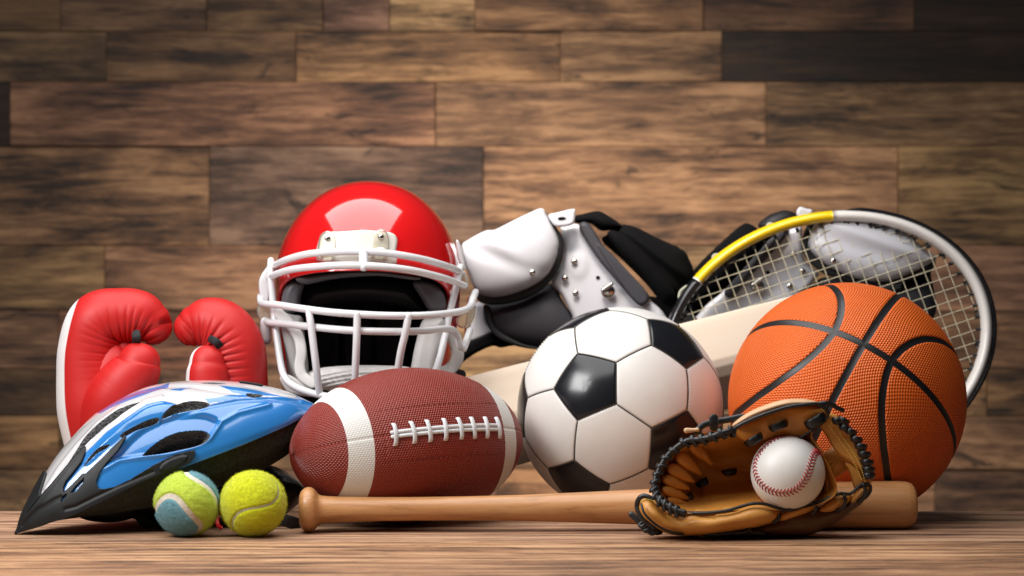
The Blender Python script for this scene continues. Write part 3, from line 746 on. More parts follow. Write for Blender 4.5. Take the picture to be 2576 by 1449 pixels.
# ------------------------------------------------------------ boxing gloves
def vinyl_red():
    m = M_('red_vinyl'); at = m.node('ShaderNodeAttribute', attribute_name='white'); n = m.noise(m.coords(), 40, 5)
    red = m.mix(n, (.47, .010, .010), (.57, .017, .015)); n2 = m.noise(m.coords(), 9, 3)
    f = m.math('ADD', at.outputs['Fac'], m.math('MULTIPLY_ADD', n2, .3, -.15))
    c = m.mix(m.ramp(f, [(.42, 0.), (.58, 1.)]), red, (.80, .78, .78))
    m.set(color=c, rough=m.math('MULTIPLY_ADD', n, .15, .42), spec=.4, normal=m.bump(m.noise(m.coords(), 700, 3), .35, .0005)); return m.m
m_red = vinyl_red(); m_blk = plain('black_webbing', (.012, .012, .014), .8, nscale=400, bump=.4)
def fist(path, K, amp, root, white, name, npl, seg=96, n=200, dflat=1.0):
    P = np.array([np.r_[S(x, y, d), r*d/FOC] for x, y, r, d in path]); t_ = nrm(P[-1, :3]-P[-2, :3])
    P = np.vstack([P, np.r_[P[-1, :3]+t_*P[-1, 3]*.95, P[-1, 3]*1.02]])
    P = spline(P, n); C, r = P[:, :3], P[:, 3]
    # round the ends
    Ls = np.r_[0, np.cumsum(np.linalg.norm(np.diff(C, axis=0), axis=1))]; e1 = np.clip((Ls[-1]-Ls)/r[-1], 0, 1); 
    rr = r*np.sqrt(np.maximum(1-(1-e1)**2.2, 0.0))
    T_, N, B = frames(C, up=(0, 1, 0)); a = np.linspace(0, 2*PI, seg, endpoint=False)
    D = N[:, None]*np.cos(a)[None, :, None]*dflat+B[:, None]*np.sin(a)[None, :, None]
    Du = N[:, None]*np.cos(a)[None, :, None]+B[:, None]*np.sin(a)[None, :, None]
    Kw = S(*K); toK = nrm(Kw-C); inner = (Du*toK[:, None]).sum(-1); dist = np.linalg.norm(C-Kw, axis=1)
    s = Ls/Ls[-1]; ph = s[:, None]*npl*PI+.5*np.sin(s[:, None]*37)+.25*inner*np.sin(s[:, None]*61)
    pl = (1-np.abs(np.sin(ph)))**2.4; pl2 = (1-np.abs(np.sin(ph*1.73+1)))**3
    win = np.exp(-((dist/(r.mean()*1.5))**4))[:, None]
    w_ = ss(-.30, .95, inner)
    rad = rr[:, None]*(1-.02*fbm(C, 30, 5, 2)[:, None])-(amp*pl*w_+amp*.5*pl2*ss(.2, 1, inner))*win*np.minimum(1, rr/r.mean())[:, None]
    V = (C[:, None]+D*rad[..., None]).reshape(-1, 3); wh = np.broadcast_to(white(s[:, None], Du, V.reshape(n, seg, 3)), (n, seg)).ravel()
    F = grid(n, seg, False, True); m = len(V); V = np.vstack([V, C[:1], C[-1:]]); wh = np.r_[wh, 0, 0]
    j = np.arange(seg); j2 = (j+1) % seg
    F = np.vstack([tri(F), np.c_[np.full(seg, m), j2, j], np.c_[np.full(seg, m+1), (n-1)*seg+j, (n-1)*seg+j2]])
    return obj(name, (V, F), m_red, root, attrs={'white': wh})
def gloves():
    g = 'red boxing gloves standing behind the cycling helmet'
    r1 = thing('boxing_glove', 'larger red boxing glove with a white back edge at the far left', 'boxing glove', (S(240, 1291, 2.76)[0], 2.76, 0), g)
    d = 2.76
    fist([(262, 1262, 70, d), (256, 1190, 76, d), (246, 1110, 84, d), (236, 1030, 92, d), (226, 950, 84, d), (226, 880, 80, d), (250, 815, 82, d), (300, 797, 73, d), (350, 800, 69, d), (384, 817, 53, d), (386, 822, 48, d)],
         (352, 872, d-.012), .0060, r1, lambda s, D, V: ss(-.50, -.74, D[..., 0])*ss(.02, .1, s)*ss(.86, .62, s), 'hand', 34)
    fist([(262, 1120, 60, d-.026), (280, 1030, 74, d-.032), (312, 972, 72, d-.034), (344, 930, 62, d-.034), (350, 913, 54, d-.033)], (255, 905, d-.02), .0006, r1, lambda s, D, V: 0*s, 'thumb', 16)
    fist([(250, 1150, 70, d), (256, 1040, 78, d), (272, 960, 78, d), (296, 900, 66, d+.002), (312, 880, 46, d+.004)], (380, 1000, d-.02), .001, r1, lambda s, D, V: 0*s, 'palm', 10)
    obj('cuff', tube(spline(SP([(262, 1292, d), (262, 1262, d), (258, 1215, d)]), 12), .033, 40, up=(0, 1, 0)), m_red, r1, attrs=None)
    cord([(342, 838, d-.040), (343, 850, d-.044), (343, 866, d-.036)], .0012, m_blk, r1, 'strap', flat=.0050, n=10, up=(0, 1, 0))
    r2 = thing('boxing_glove', 'smaller red boxing glove touching the larger one, just left of the football helmet', 'boxing glove', (S(575, 1291, 2.765)[0], 2.765, 0), g)
    d = 2.765
    fist([(590, 1255, 64, d), (592, 1180, 70, d), (594, 1090, 76, d), (594, 1010, 79, d), (590, 940, 82, d), (582, 880, 84, d), (556, 835, 80, d), (520, 818, 70, d), (487, 822, 52, d), (482, 826, 46, d)],
         (520, 892, d-.012), .0058, r2, lambda s, D, V: 0*s, 'hand', 32)
    fist([(530, 1130, 50, d-.028), (526, 1050, 56, d-.032), (524, 985, 57, d-.033), (522, 935, 53, d-.033), (522, 912, 46, d-.032)], (600, 900, d-.02), .0005, r2,
         lambda s, D, V: ss(-.70, -.84, D[..., 0]), 'thumb', 14)
    fist([(590, 1100, 66, d), (584, 1000, 70, d), (568, 930, 66, d+.002), (552, 895, 46, d+.004)], (480, 1000, d-.02), .001, r2, lambda s, D, V: 0*s, 'palm', 10)
    obj('cuff', tube(spline(SP([(588, 1292, d), (590, 1255, d), (592, 1205, d)]), 12), .030, 40, up=(0, 1, 0)), m_red, r2)
    cord([(530, 853, d-.036), (544, 860, d-.042), (554, 874, d-.036)], .0012, m_blk, r2, 'strap', flat=.0045, n=10, up=(0, 1, 0))
gloves()

# ------------------------------------------------------------ cycling helmet
def cycling_helmet():
    root = thing('cycling_helmet', 'blue and silver vented cycling helmet with a black visor tipped nose down at the left', 'bicycle helmet', tuple(S(420, 1320, 2.60)*[1, 1, 0]))
    A = np.array([(38, 1343), (119, 1318), (185, 1297), (269, 1258), (385, 1203), (520, 1155), (640, 1108), (745, 1060), (798, 1019)], float)
    Tp = np.array([(38, 1343), (74, 1268), (112, 1198), (166, 1122), (262, 1027), (385, 970), (540, 957), (690, 975), (798, 1019)], float)
    dc = np.array([2.525, 2.540, 2.555, 2.575, 2.600, 2.620, 2.635, 2.645, 2.65]); wd = np.array([.004, .060, .100, .135, .165, .178, .160, .105, .006])
    n, k = 440, 230
    t = np.arange(9); tt = np.linspace(0, 8, n)
    sp = spline(np.c_[A, Tp, dc*1000, wd*1000][:, :], n)   # even along the rim
    A, Tp, dc, wd = sp[:, 0:2], sp[:, 2:4], sp[:, 4]/1000, np.maximum(sp[:, 5]/1000, .003)
    ac = np.array([-.30, .954, 0])
    Av = SV(A[:, 0], A[:, 1], dc-wd/2*.954); Fv = Av+ac*wd[:, None]; C = (Av+Fv)/2; Tv = SV(Tp[:, 0], Tp[:, 1], dc)
    th = np.linspace(0, PI, k); c, s = np.cos(th), np.sin(th)
    c = np.sign(c)*np.abs(c)**.86; s = s**.92
    V = C[:, None]+(Av-C)[:, None]*c[None, :, None]+(Tv-C)[:, None]*s[None, :, None]
    V = V.reshape(-1, 3); F = tri(grid(n, k)); TH = np.tile(th, n); SS = np.repeat(np.linspace(0, 1, n), k)
    F = F[:, ::-1]; N = normals(V, F); 
    if (N[(n//2)*k+20]@np.array([0, -1, 0])) < 0: F = F[:, ::-1]; N = -N
    Q = px(V); nearm = TH < 1.9
    vents = [Z1(v) for v in (
        [(930, 660), (980, 600), (1060, 540), (1150, 500), (1250, 484), (1330, 486), (1372, 508), (1375, 540), (1340, 580), (1260, 608), (1180, 625), (1080, 645), (990, 660)],
        [(1060, 415), (1110, 360), (1180, 318), (1260, 303), (1340, 308), (1375, 325), (1330, 345), (1250, 362), (1150, 385)],
        [(785, 542), (820, 505), (900, 460), (985, 425), (1040, 415), (1030, 437), (950, 472), (880, 503), (820, 535)],
        [(420, 755), (500, 628), (560, 545), (640, 462), (720, 400), (790, 352), (860, 322), (925, 315), (880, 345), (800, 400), (720, 450), (640, 520), (570, 592), (500, 668), (455, 725)],
        [(545, 735), (590, 670), (650, 620), (722, 590), (700, 614), (640, 652), (590, 700)],
        [(1615, 252), (1640, 248), (1722, 264), (1700, 275), (1650, 275)],
        [(1310, 184), (1400, 180), (1490, 190), (1400, 193)])]
    val = np.full(len(V), -1e3)
    for v in vents: val = np.maximum(val, sdf_poly(Q, smooth_poly(v, 90)))
    val = np.where(nearm, val, -1e3+0*val)
    val = np.clip(val, -60, 60)
    # sculpting of the shell before the cut
    off = np.zeros(len(V))
    scoop = smooth_poly(Z1([(700, 700), (790, 600), (870, 520), (960, 455), (1100, 400), (1280, 372), (1400, 395), (1442, 440), (1400, 510), (1330, 590), (1180, 632), (1080, 650), (930, 668), (800, 690)]), 100)
    off -= .0062*ss(-2, 13, sdf_poly(Q, scoop))
    hump = smooth_poly(Z1([(560, 720), (640, 600), (740, 500), (850, 410), (960, 340), (1080, 312), (1160, 335), (1080, 400), (980, 425), (850, 480), (780, 545), (700, 610), (600, 700)]), 100)
    off += .0042*ss(-6, 14, sdf_poly(Q, hump))
    for line, a_, w_ in ((Z1([(380, 860), (450, 740), (560, 600), (700, 470), (850, 370), (960, 305), (1060, 280)]), .0028, 5),
                         (Z1([(1060, 430), (1200, 385), (1380, 335), (1560, 300), (1760, 285), (1960, 300)]), -.0024, 5),
                         (Z1([(640, 360), (760, 290), (900, 240), (1060, 205), (1250, 205), (1480, 240), (1660, 262)]), -.0022, 5),
                         (Z1([(330, 930), (420, 800), (540, 640), (660, 500), (780, 400)]), -.0020, 4),
                         (Z1([(300, 880), (390, 740), (500, 600), (640, 450), (780, 345)]), .0020, 5),
                         (Z1([(650, 770), (790, 690), (940, 668), (1100, 652), (1250, 612), (1380, 548), (1450, 440), (1560, 380), (1760, 330)]), .0022, 6)):
        off += np.where(nearm, a_*np.exp(-(sdf_line(Q, line)/w_)**2), 0)
    rim = np.minimum(TH, PI-TH); off += -.0015*np.exp(-(rim/.05)**2)
    off *= .82*np.clip(np.minimum(SS, 1-SS)*14, 0, 1)*np.where(TH < 1.6, 1, 0.0+ss(2.1, 1.6, TH))
    visor_near = Z7([(124, 1402), (128, 1372), (300, 1165), (360, 1080), (500, 920), (600, 800), (727, 660), (722, 725), (690, 800), (620, 890), (562, 960), (540, 1010), (542, 1052), (615, 985), (700, 897), (728, 893), (850, 780), (950, 680), (1064, 568), (1058, 600), (1000, 695), (900, 805), (840, 885), (812, 960), (830, 1015), (880, 1018), (960, 1000), (1100, 935)]) \
        + Z1([(1010, 722), (1150, 655), (1272, 626), (1280, 655), (1238, 715), (1050, 803), (900, 875), (700, 968), (560, 1035)]) + Z7([(620, 1245), (470, 1280), (390, 1310), (280, 1365), (200, 1395)])
    visor_far = Z7([(122, 1402), (80, 1330), (200, 1080), (380, 850), (400, 885), (352, 1040), (345, 1100), (300, 1170), (126, 1375)])
    hole = Z7([(598, 1058), (640, 1000), (716, 927), (710, 968), (650, 1042)])
    slot = Z7([(515, 1135), (530, 1090), (560, 1062), (575, 1068), (550, 1105)])
    def light(v): # drop consecutive duplicates only
        return np.array(v, float)
    vis = np.maximum(np.where(TH < 1.75, sdf_poly(Q, light(visor_near)), -99), np.where((TH > 1.0) & (TH < 2.6), sdf_poly(Q, light(visor_far)), -99))
    vis = np.minimum(vis, -sdf_poly(Q, light(hole))); vis = np.minimum(vis, -sdf_poly(Q, light(slot)))
    # paint
    above = Z1([(-100, 1300), (100, 1180), (380, 860), (450, 760), (500, 695), (600, 602), (700, 502), (850, 397), (960, 322), (1060, 300), (1160, 330), (1250, 300), (1380, 322), (1480, 296), (1620, 274), (1850, 272), (2000, 292), (2080, 330), (2300, 300), (2300, -400), (-100, -400)])
    blue = [Z1(b) for b in ([(600, 372), (740, 290), (900, 232), (1112, 183), (1100, 203), (960, 258), (840, 300), (720, 350), (660, 385)], [(1110, 230), (1180, 205), (1255, 207), (1185, 236)],
        [(1335, 285), (1400, 282), (1500, 262), (1590, 250), (1480, 235), (1600, 246), (1648, 268), (1400, 312), (1370, 318)], [(1430, 198), (1560, 213), (1700, 235), (1850, 272), (1640, 262), (1520, 238)], [(1920, 235), (2000, 262), (2080, 320), (1940, 275)])]
    sil = sdf_poly(Q, light(above))
    for b in blue: sil = np.minimum(sil, -sdf_poly(Q, light(b)))
    sil = np.where(TH > 1.9, np.where((TH > 2.5), -5, 5), sil)
    pnt = ss(-.8, .8, sil)
    m = M_('helmet_paint'); at = m.node('ShaderNodeAttribute', attribute_name='silver'); nn = m.noise(m.coords(), 25, 3)
    c = m.mix(at.outputs['Fac'], m.mix(nn, (.022, .165, .47), (.028, .20, .54)), m.mix(nn, (.58, .57, .58), (.70, .69, .70)))
    m.set(color=c, rough=.22, coat=.8, coatr=.06, metal=m.math('MULTIPLY', at.outputs['Fac'], .12)); mp = m.m
    mf = M_('black_foam'); vo = mf.node('ShaderNodeTexVoronoi'); vo.inputs['Scale'].default_value = 420; mf.l(mf.coords(), vo.inputs['Vector'])
    cc = mf.ramp(vo.outputs['Distance'], [(.1, (.012, .012, .013)), (.7, (.13, .13, .135))]); mf.set(color=cc, rough=.75, normal=mf.bump(vo.outputs['Distance'], .8, .0012)); mf = mf.m
    V1 = V+N*off[:, None]
    # the base surface is missing below the visor nose, so the shell stops there
    nose = np.where(vis > 6, 1, 0)
    X = np.c_[V1, N, pnt, Q, SS]
    X, v, Fp, Fn = clip(X, F, val)
    depth = .009*ss(0, 4.5, v)+.014*ss(9, 15, v)
    P = X[:, :3]-X[:, 3:6]*np.where(v > 0, depth, .0000)[:, None]
    a = compact(P, Fp); lab = components(Fp, len(X))
    for L_ in np.unique(lab[Fp[:, 0]]):
        ff = Fp[lab[Fp[:, 0]] == L_]; a = compact(P, ff); obj('vent_foam', (a[0], a[1]), mf, root)
    keep = X[Fn][:, :, 9].mean(1) > .055
    # a shell with thickness
    a = compact(P, Fn[keep]); obj('shell', thicken(a[0], X[a[2], 3:6], a[1], .0022), mp, root, attrs={'silver': np.tile(X[a[2], 6], 2)})
    # visor
    mv = plain('visor_plastic', (.011, .012, .013), .52, nscale=120, bump=.08, spec=.3)
    pill = smooth_poly(Z1([(1045, 740), (1080, 705), (1150, 672), (1215, 660), (1232, 672), (1210, 705), (1140, 745), (1070, 768), (1045, 760)]), 60)
    voff = .0032+.0016*ss(-1, 3, sdf_poly(Q, pill))-.0008*np.exp(-(np.abs(sdf_poly(Q, pill))/1.5)**2)
    ridge = Z7([(135, 1385), (300, 1185), (420, 1040), (560, 870), (700, 700)]); voff += .0022*np.exp(-(sdf_line(Q, ridge)/7)**2)*ss(-1, 6, vis)
    for L_ in (Z7([(560, 1185), (640, 1165), (800, 1085), (1000, 990), (1288, 870)]), Z7([(200, 1330), (330, 1200), (470, 1110), (520, 1090)])):
        voff -= .0016*np.exp(-(sdf_line(Q, L_)/4)**2)
    Xv, vv, Fp, Fn = clip(np.c_[V+N*(voff*np.clip(SS*20, .3, 1))[:, None], N], F, np.clip(vis, -60, 60))
    Pv = Xv[:, :3]; a = compact(Pv, Fp)
    obj('visor', thicken(a[0], Xv[a[2], 3:6], a[1], .0028), mv, root)
    # foam skirt below the shell rim, both sides, following the rim down
    B2 = np.array([(150, 1312), (215, 1303), (300, 1292), (400, 1275), (520, 1240), (620, 1205), (700, 1165), (756, 1120), (796, 1040)], float)
    idx = np.linspace(.10*n, n-3, 120).astype(int); Bx = spline(B2, 120)
    R0 = V.reshape(n, k, 3)[idx, 3]; F0 = V.reshape(n, k, 3)[idx, k-4]; inward = nrm(F0-R0)
    low = SV(Bx[:, 0], Bx[:, 1], R0[:, 1]+.004)
    rows_ = [R0+inward*.003, R0*.5+low*.5+inward*.006, low+inward*.012, low+inward*.030+np.array([0, 0, .006])]
    mir = lambda P_: P_+inward*((np.linalg.norm(F0-R0, axis=1)[:, None])-2*((P_-R0)*inward).sum(1)[:, None])
    allr = rows_+[mir(r_) for r_ in rows_[::-1]]
    Vs = np.stack(allr, 0); Vs = np.stack([Vs], 0)[0]; Fs = grid(len(allr), 120)
    mg = M_('black_foam_speckled'); v0 = mg.coords(); nz = mg.noise(v0, 300, 5, .8)
    mg.set(color=mg.ramp(nz, [(.42, (.007, .007, .007)), (.72, (.040, .046, .026))]), rough=.7, normal=mg.bump(nz, .6, .001)); 
    obj('foam_skirt', (Vs.reshape(-1, 3), Fs), mg.m, root)
    mb = plain('black_plastic', (.008, .008, .009), .30, bump=.1)
    def blob(x, y, d, rx, ry, rz, nm, mat, noise=.10):
        V_, F_ = ico(4); V_ = V_*(1+noise*fbm(V_, 2.2, 8, 2))[:, None]; kk = d/FOC
        return obj(nm, (V_*[rx*kk, rz, ry*kk]+S(x, y, d), F_), mat, root)
    blob(272, 1283, 2.60, 84, 30, .045, 'forehead_pad', plain('black_pad', (.008, .008, .009), .7), .04)
    blob(420, 1268, 2.64, 130, 46, .050, 'inner_pad', plain('black_pad', (.008, .008, .009), .8), .04)
    blob(640, 1238, 2.66, 128, 66, .050, 'retention_cradle', mb, .16)
    cord([(340, 1280, 2.60), (360, 1310, 2.595), (392, 1326, 2.59), (430, 1322, 2.59), (440, 1300, 2.60), (400, 1290, 2.60)], .0010, m_blk, root, 'chin_strap', flat=.0055, n=30, up=(0, 1, 0))
    cord([(545, 1290, 2.57), (547, 1318, 2.565), (556, 1328, 2.56)], .0009, plain('red_tag', (.6, .01, .01), .5), root, 'red_tag', flat=.0022, n=12, up=(0, 1, 0))
    cord([(560, 1240, 2.58), (640, 1285, 2.575), (720, 1310, 2.58), (760, 1322, 2.60)], .0012, m_blk, root, 'chin_strap', flat=.007, n=30, up=(0, 1, 0))
    # small dark clips by the slots
    cord(Z1([(795, 536, 2.548), (880, 488, 2.548), (960, 450, 2.55), (1036, 420, 2.553)]), .0020, mv, root, 'vent_bar', flat=.0016, n=20)
    cord(Z1([(1575, 178, 2.60), (1640, 186, 2.60), (1715, 200, 2.60)]), .0014, mv, root, 'vent_bar', n=12)
cycling_helmet()
# ------------------------------------------------------------ football helmet
def football_helmet():
    dC = 2.86; k = dC/FOC; Cw = S(926, 712, dC)
    root = thing('football_helmet', 'glossy red football helmet with a white face mask above the brown football', 'football helmet', tuple(S(926, 1030, dC)))
    rx, ry, rz = 233*k, 277*k, 257*k
    na, nb = 300, 240
    prof = []
    for j in range(nb):
        t = j/(nb-1)
        if t < .5: a = PI/2*(1-t/.5); prof.append((math.cos(a)**.97, math.sin(a)))
        else:
            q = (t-.5)/.5; z_ = -1.32*q; prof.append((1-.17*q**1.8, z_))
    prof = np.array(prof); az = np.linspace(0, 2*PI, na, endpoint=False)
    D = np.stack([np.cos(az), np.sin(az)], 1); roll = math.radians(2.2)
    def surf(f):
        R_ = prof[:, 0][:, None]; Z_ = np.broadcast_to(prof[:, 1][:, None], (nb, na))
        X = R_*D[None, :, 0]*rx*f; Y = R_*D[None, :, 1]*ry*f; Zv = Z_*np.where(Z_ > 0, rz*f, rz)
        # flatten the back-bottom and pinch the jaw slightly
        V = np.stack([X, Y, Zv], -1).reshape(-1, 3)
        c, s = math.cos(roll), math.sin(roll); V = V@np.array([[c, 0, -s], [0, 1, 0], [s, 0, c]])
        return V+Cw
    V = surf(1.0); F = tri(grid(nb, na, False, True)); Q = px(V); front = (V[:, 1] < dC-.002)
    open_ = smooth_poly(Z3([(205, 770), (228, 700), (290, 655), (450, 622), (700, 612), (900, 622), (1080, 650), (1180, 690), (1224, 760), (1222, 860), (1200, 1000), (1165, 1180), (1135, 1500), (900, 1560), (500, 1560), (275, 1500), (252, 1250), (226, 1000), (207, 880)]), 160)
    val = np.where(front, np.clip(sdf_poly(Q, open_), -80, 80), -80)
    for hx, hy in ((697, 905), (1160, 905)):   # ear holes hidden by the mask
        pass
    N = nrm((V-Cw)/np.array([rx, ry, rz])**2)
    X, v, Fp, Fn = clip(np.c_[V, N], F, val); P = X[:, :3]+X[:, 3:6]*(.0015*np.exp(-(np.abs(v)/8)**2))[:, None]
    m = M_('red_shell'); nn = m.noise(m.coords(), 14, 3); m.set(color=m.mix(nn, (.62, .006, .008), (.70, .012, .012)), rough=.12, coat=1.0, coatr=.03, spec=.5)
    a = compact(P, Fn); n_ = X[a[2], 3:6]
    if (np.cross(P[Fn[9000, 1]]-P[Fn[9000, 0]], P[Fn[9000, 2]]-P[Fn[9000, 0]])@X[Fn[9000, 0], 3:6]) < 0: a = (a[0], a[1][:, ::-1], a[2])
    obj('shell', thicken(a[0], n_, a[1], .0042), m.m, root)
    # inner padding shell
    V = surf(.93); Q = px(V); val = np.where(V[:, 1] < dC-.02, np.clip(sdf_poly(Q, open_)+6, -80, 80), -80)
    X, v, Fp, Fn = clip(V, F, val); a = compact(X, Fn); mi = plain('dark_lining', (.013, .014, .015), .55, bump=.1)
    obj('lining', (a[0], a[1]), mi, root)
    mgp = plain('grey_pad', (.10, .10, .11), .42, bump=.1); mwp = plain('white_pad', (.62, .60, .58), .55, bump=.15)
    mdp = plain('dark_pad', (.028, .029, .031), .45, bump=.1)
    obj('brow_pad', pillow(Z3([(300, 655), (450, 622), (700, 606), (930, 622), (1060, 652), (1010, 668), (820, 645), (650, 650), (500, 668), (360, 695)]), 2.772, 14, .010, .03), mgp, root)
    obj('side_pad', pillow(Z3([(218, 770), (245, 700), (300, 662), (352, 690), (335, 760), (318, 850), (240, 880), (218, 830)]), 2.80, 16, .012, .04), mgp, root)
    obj('side_pad', pillow(Z3([(1010, 680), (1060, 660), (1140, 690), (1196, 750), (1206, 840), (1110, 848), (1060, 780), (1020, 720)]), 2.80, 16, .012, .04), mgp, root)
    obj('crown_pad', pillow(Z3([(352, 700), (520, 668), (700, 655), (860, 662), (1000, 690), (1060, 790), (1085, 860), (900, 820), (700, 800), (500, 820), (340, 860)]), 2.90, 40, .018, .03), mdp, root)
    for x0, x1 in ((400, 560), (585, 760), (785, 960)):
        obj('rear_pad', pillow(Z3([(x0, 880), (x1, 880), (x1+5, 1180), (x0-5, 1180)]), 2.955, 16, .012, .02), mi, root)
    obj('jaw_pad', pillow(Z3([(212, 890), (300, 880), (345, 900), (355, 1000), (380, 1200), (372, 1330), (300, 1330), (262, 1260), (240, 1120)]), 2.79, 22, .016, .03), plain('jaw_pad_grey', (.42, .41, .40), .6), root)
    obj('jaw_pad', pillow(Z3([(1065, 915), (1120, 900), (1196, 905), (1185, 1010), (1150, 1200), (1120, 1300), (1000, 1260), (1005, 1150), (1030, 1030)]), 2.79, 22, .012, .03), mwp, root)
    # mask
    mw = M_('white_mask'); nn = mw.noise(mw.coords(), 30, 3); mw.set(color=mw.mix(nn, (.72, .72, .74), (.80, .80, .82)), rough=.25, coat=.4); mw = mw.m
    def bar(L, r=.0041, closed=False): return cord([(x, y, d) for (x, y, d) in Z3(L)], r, mw, root, 'mask_bar', n=70, closed=closed, seg=12)
    f, sd = 2.725, 2.80
    bar([(160, 600, 2.82), (180, 578, sd), (250, 545, 2.77), (350, 516, 2.745), (450, 503, 2.73), (600, 497, f), (720, 497, f), (850, 506, f+.004), (960, 522, 2.735), (1080, 546, 2.75), (1190, 577, 2.77), (1270, 606, 2.80), (1305, 630, 2.82)])
    bar([(140, 655, 2.81), (170, 640, 2.79), (230, 617, 2.765), (300, 601, 2.745), (420, 588, 2.722), (560, 580, 2.712), (710, 581, 2.708), (850, 590, 2.712), (1000, 610, 2.725), (1120, 637, 2.745), (1220, 665, 2.77), (1318, 703, 2.81)])
    bar([(88, 770, 2.82), (95, 808, 2.80), (130, 815, 2.775), (200, 819, 2.75), (350, 842, 2.715), (500, 861, 2.70), (650, 873, 2.695), (800, 881, 2.695), (950, 884, 2.70), (1100, 880, 2.715), (1230, 868, 2.74), (1320, 850, 2.765), (1355, 825, 2.785), (1372, 780, 2.80), (1386, 742, 2.82)])
    bar([(120, 915, 2.80), (150, 925, 2.78), (250, 932, 2.75), (400, 951, 2.715), (550, 966, 2.70), (650, 973, 2.697), (800, 978, 2.70), (950, 979, 2.708), (1090, 974, 2.73), (1180, 964, 2.75), (1240, 966, 2.765), (1275, 1000, 2.775), (1290, 1060, 2.78), (1312, 1085, 2.785), (1330, 1040, 2.79), (1352, 975, 2.80)])
    bar([(152, 552, 2.81), (150, 640, 2.80), (160, 750, 2.795), (172, 880, 2.79), (190, 1030, 2.78), (212, 1180, 2.765), (240, 1262, 2.752), (300, 1312, 2.738), (400, 1350, 2.724), (520, 1374, 2.715), (660, 1386, 2.712), (800, 1380, 2.715), (950, 1352, 2.725), (1060, 1310, 2.74), (1130, 1240, 2.755), (1168, 1150, 2.77), (1200, 1010, 2.785), (1232, 860, 2.795), (1262, 740, 2.80), (1296, 590, 2.81)])
    bar([(380, 845, 2.710), (395, 950, 2.706), (420, 1150, 2.708), (446, 1362, 2.720)]); bar([(673, 874, 2.693), (668, 1050, 2.692), (660, 1240, 2.70), (655, 1384, 2.712)])
    bar([(982, 884, 2.70), (962, 990, 2.70), (930, 1130, 2.705), (900, 1352, 2.72)]); bar([(708, 490, f), (712, 590, 2.708)], .0050)
    bar([(120, 925, 2.80), (122, 985, 2.80), (125, 1025, 2.80)], .0062)
    # brow plate with two clear clips
    mpl = plain('ivory_plastic', (.74, .71, .64), .3, bump=.05); mcl = M_('clear_clip'); mcl.set(color=(.86, .82, .70), rough=.15, trans=.75, ior=1.3); mcl = mcl.m; mst = plain('steel', (.5, .48, .44), .25, metal=1.0)
    plate = lambda x, y: 2.738-.00*x+((x-905)**2)*1.1e-6-(y-625)*(-.00012)*-1
    obj('brow_plate', pillow(Z3([(430, 470), (447, 410), (480, 378), (560, 376), (650, 370), (740, 368), (790, 372), (860, 378), (900, 395), (915, 430), (906, 500), (898, 576), (720, 575), (560, 562), (440, 552), (424, 510)]), plate, 6, .003, .012), mpl, root)
    for (cx_, cy_) in ((492, 455), (815, 445)):
        c_ = obj('clip', pillow(Z3([(cx_-62, cy_+80), (cx_-55, cy_-10), (cx_-38, cy_-62), (cx_+5, cy_-85), (cx_+40, cy_-60), (cx_+52, cy_), (cx_+40, cy_+85), (cx_, cy_+100), (cx_-45, cy_+95)]), lambda x, y: plate(x, y)-.003, 5, .003, .004), mcl, root)
        x_, y_ = Z3([(cx_, cy_-38)])[0]; kk = 2.72/FOC
        pr = [(0, 0), (0, 7*kk), (.0012, 7.5*kk), (.003, 7.5*kk)]; V_, F_ = lathe(np.array([(a_, b_) for a_, b_ in pr]), 16)
        obj('screw', (np.stack([V_[:, 1], V_[:, 0], V_[:, 2]], 1)+S(x_, y_, plate(x_, y_)-.0085), F_), mst, c_)
        obj('screw_slot', pillow([(x_-1.5, y_-3.5), (x_+1.5, y_-3.5), (x_+1.5, y_+3.5), (x_-1.5, y_+3.5)], plate(x_, y_)-.0088, 1, .0002, .001, step=1, smooth=False), m_blk, c_)
        obj('loop', pillow(Z3([(cx_-30, cy_+32), (cx_+30, cy_+32), (cx_+34, cy_+98), (cx_-32, cy_+98)]), lambda x, y: plate(x, y)-.008, 4, .005, .006), mcl, c_)
    # side clips and straps
    def pp(L, d, R, B, t, mat, nm): return obj(nm, pillow(Z3(L), d, R, B, t), mat, root)
    pp([(78, 690), (92, 640), (118, 600), (150, 560), (160, 640), (150, 720), (140, 800), (108, 812), (88, 780)], 2.815, 5, .005, .01, mw, 'side_clip')
    pp([(70, 830), (100, 808), (150, 830), (168, 880), (160, 930), (120, 945), (85, 915), (68, 870)], 2.805, 5, .004, .008, mcl, 'clip')
    pp([(1268, 432), (1282, 428), (1300, 470), (1322, 570), (1325, 612), (1300, 585), (1275, 520)], 2.83, 4, .004, .008, mw, 'side_clip')
    pp([(1300, 620), (1332, 640), (1345, 690), (1330, 730), (1300, 700)], 2.82, 4, .004, .006, mcl, 'clip')
    pp([(1268, 900), (1330, 850), (1388, 820), (1382, 900), (1350, 940), (1310, 960), (1275, 940)], 2.815, 4, .004, .006, mcl, 'clip')
    pp([(1340, 770), (1372, 790), (1366, 900), (1340, 1000), (1318, 990), (1330, 880)], 2.83, 4, .004, .006, mcl, 'clip')
    st = plain('white_strap', (.70, .68, .66), .65, bump=.3)
    cord(Z3([(200, 870, 2.775), (262, 930, 2.77), (318, 1010, 2.765), (335, 1100, 2.76), (325, 1190, 2.757), (345, 1250, 2.755), (400, 1290, 2.75)]), .0012, st, root, 'strap', flat=.0062, up=(0, 1, 0))
    cord(Z3([(1250, 1010, 2.80), (1278, 1090, 2.80), (1270, 1160, 2.80), (1225, 1210, 2.80), (1170, 1235, 2.79)]), .0012, st, root, 'strap', flat=.0075, up=(0, 1, 0))
    pp([(205, 1255), (262, 1240), (360, 1300), (440, 1370), (290, 1360), (240, 1330)], 2.758, 6, .004, .006, st, 'strap')
    ribs = lambda x, y, v: .0016*np.sin((y+.12*(x-850)+6*np.sin((x-800)/60))*.62)
